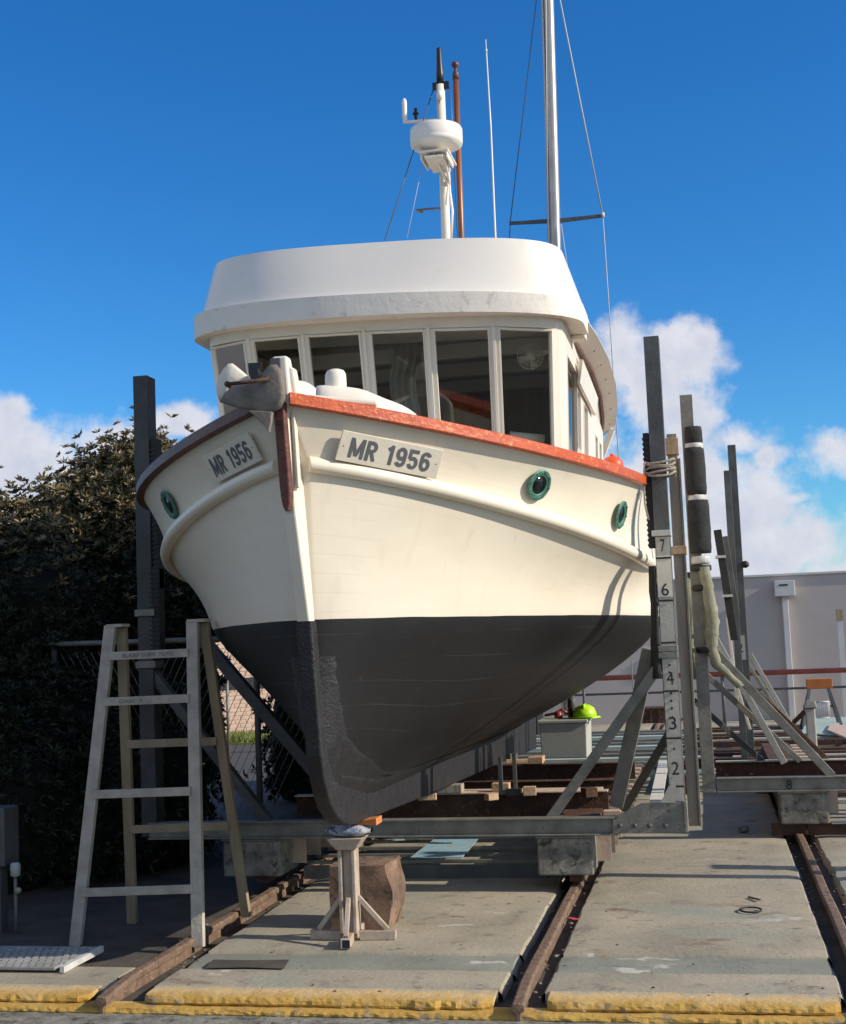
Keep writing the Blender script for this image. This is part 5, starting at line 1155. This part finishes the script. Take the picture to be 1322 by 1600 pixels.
while zc < 2.0:
    x = -12-(.12 if r_ % 2 else 0)
    while x < -6: mb.box(x, x+.22, yb-.004*rr.random(), yb+.1, zc, zc+.065); x += .235
    zc += .08; r_ += 1
mb.build('bricks', M['brick'], bw); MB().box(-12.3, -5.9, yb+.012, yb+.2, 0, 2.05).build('mortar', M['wallpipe'], bw)
MB().box(-12.3, -5.9, yb-.03, yb-.006, .90, 1.12).build('dark_course', M['ink'], bw); bw.rotation_euler.z = R_(38)
mb = MB(); mb.box(-14, -4.5, 13.5, 24.2, -.2, -.085); struct(mb.build('road', M['asphalt'], recentre=False))
mb = MB(); mb.box(-14, -4.5, 24.25, 30, -.2, -.05); struct(mb.build('grass_verge', M['grass'], recentre=False))
mb = MB(); rr = random.Random(5)
for i in range(5000):
    x, y = rr.uniform(-10.5,-7), rr.uniform(24.3,26); h = rr.uniform(.06,.18); a = rr.uniform(0, PI); dx, dy = math.cos(a)*.012, math.sin(a)*.012
    v = [mb.b.verts.new(p) for p in ((x-dx,y-dy,-.05),(x+dx,y+dy,-.05),(x+rr.uniform(-.05,.05),y+rr.uniform(-.05,.05),-.05+h))]; mb.b.faces.new(v)
o = mb.build('grass', M['grass'], recentre=False, keepnormals=True); tag(o, 'strip of green and brown grass below the sunlit brick wall', 'grass', kind='stuff')
q = aY(360, 1040, 20)
sg = thing('blue_sign', (q.x, 19.8, 0), 'small round blue sign on a post beyond the fence under the bow', 'sign')
MB().lathe((q.x, 19.8, q.z), [(0,-.01),(.11,-.01),(.11,.01),(0,.01)], 20, (0,-1,0)).build('disc', mat('blue_sign_paint', (.06,.22,.55), (.05,.18,.48), 6, .5), sg); MB().tube([(q.x,19.83,0),(q.x,19.83,q.z)], .025, 8).build('pole', M['galv'], sg)

# shrubs and hedge -----------------------------------------------------------------
def leaf(mb, c, d, ln, wd, rr, mi):
    d = Vector(d).normalized(); s_ = d.cross(Vector((rr.uniform(-1,1), rr.uniform(-1,1), rr.uniform(-.3,1))));
    if s_.length < .05: return
    s_.normalize(); up = s_.cross(d); m = c+d*ln*.5+up*ln*.10; e = c+d*ln
    v = [mb.b.verts.new(p) for p in (c, m-s_*wd/2, e, m+s_*wd/2)]
    f = mb.b.faces.new((v[0], v[1], v[2], v[3])); f.material_index = mi
def shrub(name, label, blobs, nclus, seed, base, cat='shrub', bronze=2.6, core=True, lsize=.085, nleaf=8, trunk=True):
    rr = random.Random(seed); t_ = thing(name, base, label, cat)
    mb = MB(); vol = [b[3]*b[4]*b[5] for b in blobs]; tot = sum(v**.67 for v in vol)
    for (x, y, z, rx, ry, rz) in blobs:
        n = int(nclus*(rx*ry*rz)**.67/tot)
        for i in range(n):
            u = Vector((rr.gauss(0,1), rr.gauss(0,1)-.25, rr.gauss(0,1)+.2)).normalized(); k = rr.uniform(.80, 1.05)+(rr.uniform(.05,.30)/max(.4,rx) if rr.random() < .16 and u.z > 0 else 0)+.16*noise.noise((u.x*3+x, u.y*3, u.z*3+seed))
            c = Vector((x+u.x*rx*k, y+u.y*ry*k, z+u.z*rz*k))
            if c.z < .0: continue
            ax = (u+Vector((rr.uniform(-.4,.4), rr.uniform(-.4,.4), rr.uniform(.1,.7)))).normalized()
            mi = 1 if (c.z+rr.gauss(0,.35) > bronze) else 0
            L_ = lsize*rr.uniform(.7,1.3)
            for j in range(nleaf):
                a = 2*PI*j/nleaf+rr.uniform(-.3,.3); o1 = ax.orthogonal().normalized(); o2 = ax.cross(o1)
                dd = ax*rr.uniform(.15,.9)+(o1*math.cos(a)+o2*math.sin(a)); leaf(mb, c, dd, L_, L_*rr.uniform(.26,.40), rr, mi)
    mb.build('foliage', [M['leaf'], M['leafb']], t_, keepnormals=True)
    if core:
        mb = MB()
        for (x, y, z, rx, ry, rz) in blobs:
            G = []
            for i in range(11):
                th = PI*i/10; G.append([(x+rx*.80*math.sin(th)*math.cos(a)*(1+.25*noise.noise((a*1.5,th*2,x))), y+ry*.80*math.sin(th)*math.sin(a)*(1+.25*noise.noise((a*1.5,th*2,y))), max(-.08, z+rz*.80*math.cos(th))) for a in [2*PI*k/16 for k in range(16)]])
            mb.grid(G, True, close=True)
        mb.build('light_block_core', M['leafcore'], t_)  # dark lumps added inside the leaves to block light
    if trunk:
        b = Vector(base); mb = MB(); mb.tube([b, b+Vector((.05,.02,1.0)), b+Vector((-.05,0,2.0))], .09, 10, .05)
        for k in range(4): a = k*1.6; mb.tube([b+Vector((0,0,.9+.2*k)), b+Vector((.4*math.cos(a), .4*math.sin(a), 1.7+.2*k))], .04, 7, .02)
        mb.build('trunk', M['bark'], t_)
def Bp(px, py, Y, rx, ry, rz): p = aY(px, py, Y); return (p.x, p.y, p.z, rx, ry, rz)
shrub('magnolia_tree', 'dark bushy tree with bronze leaf tips rising behind the left post', [Bp(215,800,12.6,.62,.6,.62), Bp(165,830,12.4,.6,.6,.62), Bp(248,880,12.5,.50,.6,1.0), Bp(130,900,12.3,.7,.7,.85), Bp(235,740,12.6,.35,.4,.35), Bp(172,765,12.5,.30,.35,.38), Bp(115,820,12.5,.35,.4,.35), Bp(215,1050,12.2,.68,.8,1.1), Bp(280,990,12.4,.30,.5,.9), Bp(190,1250,12.0,.75,.8,.9)], 17000, 11, (-5.3, 12.6, -.1), 'tree', lsize=.072, bronze=2.85)
shrub('evergreen_shrub', 'dark evergreen shrub at the left edge, lower than the tree beside it', [Bp(40,890,11.8,.55,.6,.50), Bp(80,850,12.0,.40,.5,.36), Bp(10,870,11.9,.42,.5,.38), Bp(-30,900,11.8,.7,.7,.8), Bp(60,980,11.4,.75,.7,.9), Bp(20,1150,11.0,.8,.8,.9), Bp(100,1200,10.9,.6,.7,.9), Bp(-60,1100,11,.8,.8,1.2)], 7500, 12, (-6.6, 11.8, -.1), lsize=.072, bronze=2.85, trunk=False)
shrub('evergreen_shrub', 'low unlit hedge mass behind the ladder at ground level', [Bp(80,1300,10.2,.7,.5,.75), Bp(180,1280,10.5,.6,.5,.75), Bp(260,1250,10.9,.45,.5,.8), Bp(10,1280,9.8,.6,.5,.8), Bp(-60,1250,9.8,.7,.6,1.0)], 2600, 13, (-5.4, 10.4, -.1), lsize=.075, bronze=9, trunk=False)
shrub('evergreen_shrub', 'small dark bush beyond the fence just left of the keel', [Bp(462,1160,15.5,.36,.5,1.0), Bp(500,1200,15.5,.5,.5,1.1), Bp(330,1120,14.5,.10,.3,.9)], 900, 14, (-4.8, 15.5, -.1), lsize=.09, bronze=9)

shrub('evergreen_shrub', 'tall dark hedge added out of view on the left to cut sky light', [(-8.4-.3*(k%2), 7.5-1.6*k, 1.3, 1.1, 1.3, 1.6) for k in range(9)], 2500, 15, (-8.4, 2, -.1), lsize=.16, bronze=9, trunk=False)  # unseen hedge, added to cut ambient light from the left
# utility pedestal and tap at the left edge
q = aY(-4, 1262, 8.35)
up = thing('utility_pedestal', (q.x, 8.35, -.09), 'dull grey service box at the left edge in the shade', 'pedestal')
MB().box(q.x-.12, q.x+.075, 8.3, 8.5, .36, q.z).build('box', M['grey'], up, bevel=.008); MB().box(q.x-.06, q.x+.03, 8.33, 8.42, -.09, .36).build('stem', M['galvdark'], up)
q = aY(24, 1352, 8.3)
tp_ = thing('standpipe', (q.x, 8.3, -.09), 'thin standpipe with pale lagged head and yellow tap at left', 'tap')
MB().tube([(q.x, 8.3, -.09), (q.x, 8.3, q.z-.06)], .012, 8).build('pipe', M['galv'], tp_); MB().lathe((q.x, 8.3, q.z-.075), [(.02,0),(.032,.01),(.034,.07),(.028,.09),(0,.095)], 14).build('lagging', M['boxwhite'], tp_)
MB().lathe((q.x+.03, 8.28, q.z-.16), [(.0,-.01),(.02,-.01),(.02,.012),(0,.012)], 12, (0,-1,0)).build('tap_wheel', M['yellow'], tp_)
# tread plate bottom left
P4 = [aZ(-10,1513,.03), aZ(126,1513,.03), aZ(163,1480,.03), aZ(-10,1484,.03)]
P4 = [Vector((-4.15,7.02,.03)), Vector((-3.63,7.02,.03)), Vector((-3.60,7.52,.03)), Vector((-4.3,7.52,.03))]
tr_ = thing('tread_plate', (-3.9, 7.3, .0), 'pale raised pattern steel tread plate in the bottom left corner', 'plate')
MB().poly([Vector((p.x, p.y, .012)) for p in P4], (0,0,1), .018).build('plate', M['tread'], tr_, bevel=.003)
mb = MB()
for i in range(11):
    for j in range(8):
        y = 7.05+j*.058; x = -4.12+i*.046+(j % 2)*.02; mb.bar((x, y, .033), (x+.026, y+.010, .033), .016, .007)
mb.build('raised_pattern', M['tread'], tr_); MB().box(-3.60, -3.575, 7.02, 7.52, -.0, .034).build('edge_angle', M['tape'], tr_)

mb = MB(); mb.poly([aZ(x, y, .003) for x, y in ((334,1500),(392,1501),(452,1500),(447,1508),(444,1514),(380,1512),(322,1513),(326,1506))], (0,0,1), .003); struct(mb.build('recess_shade_sheet', M['ground'], recentre=False))  # flat dark sheet painting the shade of a recess in the slab
# small litter in the foreground
def litter(px, py, fn, name, label, cat): o = fn(aZ(px, py, .006)); tag(o, label, cat)
def rag(q):
    mb = MB(); G = [[(q.x-.04+.02*i+noise.noise((i,j,1))*.008, q.y-.02+.018*j, .004+abs(noise.noise((i*1.3,j*1.1,0)))*.04) for i in range(5)] for j in range(4)]; mb.grid(G, True); return mb.build('cloth_rag', M['pinkrag'], solid=.003, subsurf=1)
litter(895, 1437, rag, 'cloth_rag', 'crumpled red rag on the concrete beside the middle rail', 'rag')
litter(1173, 1423, lambda q: MB().tube([q+Vector((math.cos(a)*.065, math.sin(a)*.075, .006)) for a in [2*PI*k/28 for k in range(29)]], .006, 6).build('metal_ring', M['rubber']), '', 'thin dark ring lying flat on the right hand slab', 'ring')
litter(1163, 1300, lambda q: (lambda m_: (pebble(q, .05, m_, 4, .5), m_.build('loose_stone', M['conc']))[1])(MB()), '', 'pale fist sized stone in the shadow under the right hand cradle', 'stone')
litter(1180, 1405, lambda q: MB().bar(q+Vector((-.04,.05,.004)), q+Vector((.03,-.04,.004)), .012, .01).build('twig', M['bark']), '', 'short dark stick lying behind the ring on the right slab', 'stick')
rr = random.Random(21); mb = MB(); mk = MB()
for i in range(120):
    x, y = rr.uniform(-2.9, 2.2), 6.7+4.5*rr.random()**1.5
    if min(abs(x-RA), abs(x-RB), abs(x-RL)) < .16: continue
    pebble((x, y, -.003), rr.uniform(.003, .009), mb if rr.random() < .5 else mk, i, .4)
for i in range(260):
    x = rr.choice((RA-.12, RA+.09, RB-.1, RB+.11, RL+.15, RL-.1))+rr.gauss(0,.03); y = 6.7+6*rr.random()
    pebble((x, y, -.02), rr.uniform(.006, .016), mb if rr.random() < .6 else mk, i, .5)
for i in range(500):
    x, y = rr.uniform(-5, RL-.1), rr.uniform(7.2, 9.6); pebble((x, y, -.09), rr.uniform(.006, .02), mb if rr.random() < .6 else mk, i, .5)
o = mb.build('grit', M['ground'], recentre=False); tag(o, 'dark grit scattered on the slipway concrete', 'grit', kind='stuff')
o = mk.build('gravel', M['conc'], recentre=False); tag(o, 'pale chips scattered on the slipway concrete', 'gravel', kind='stuff')
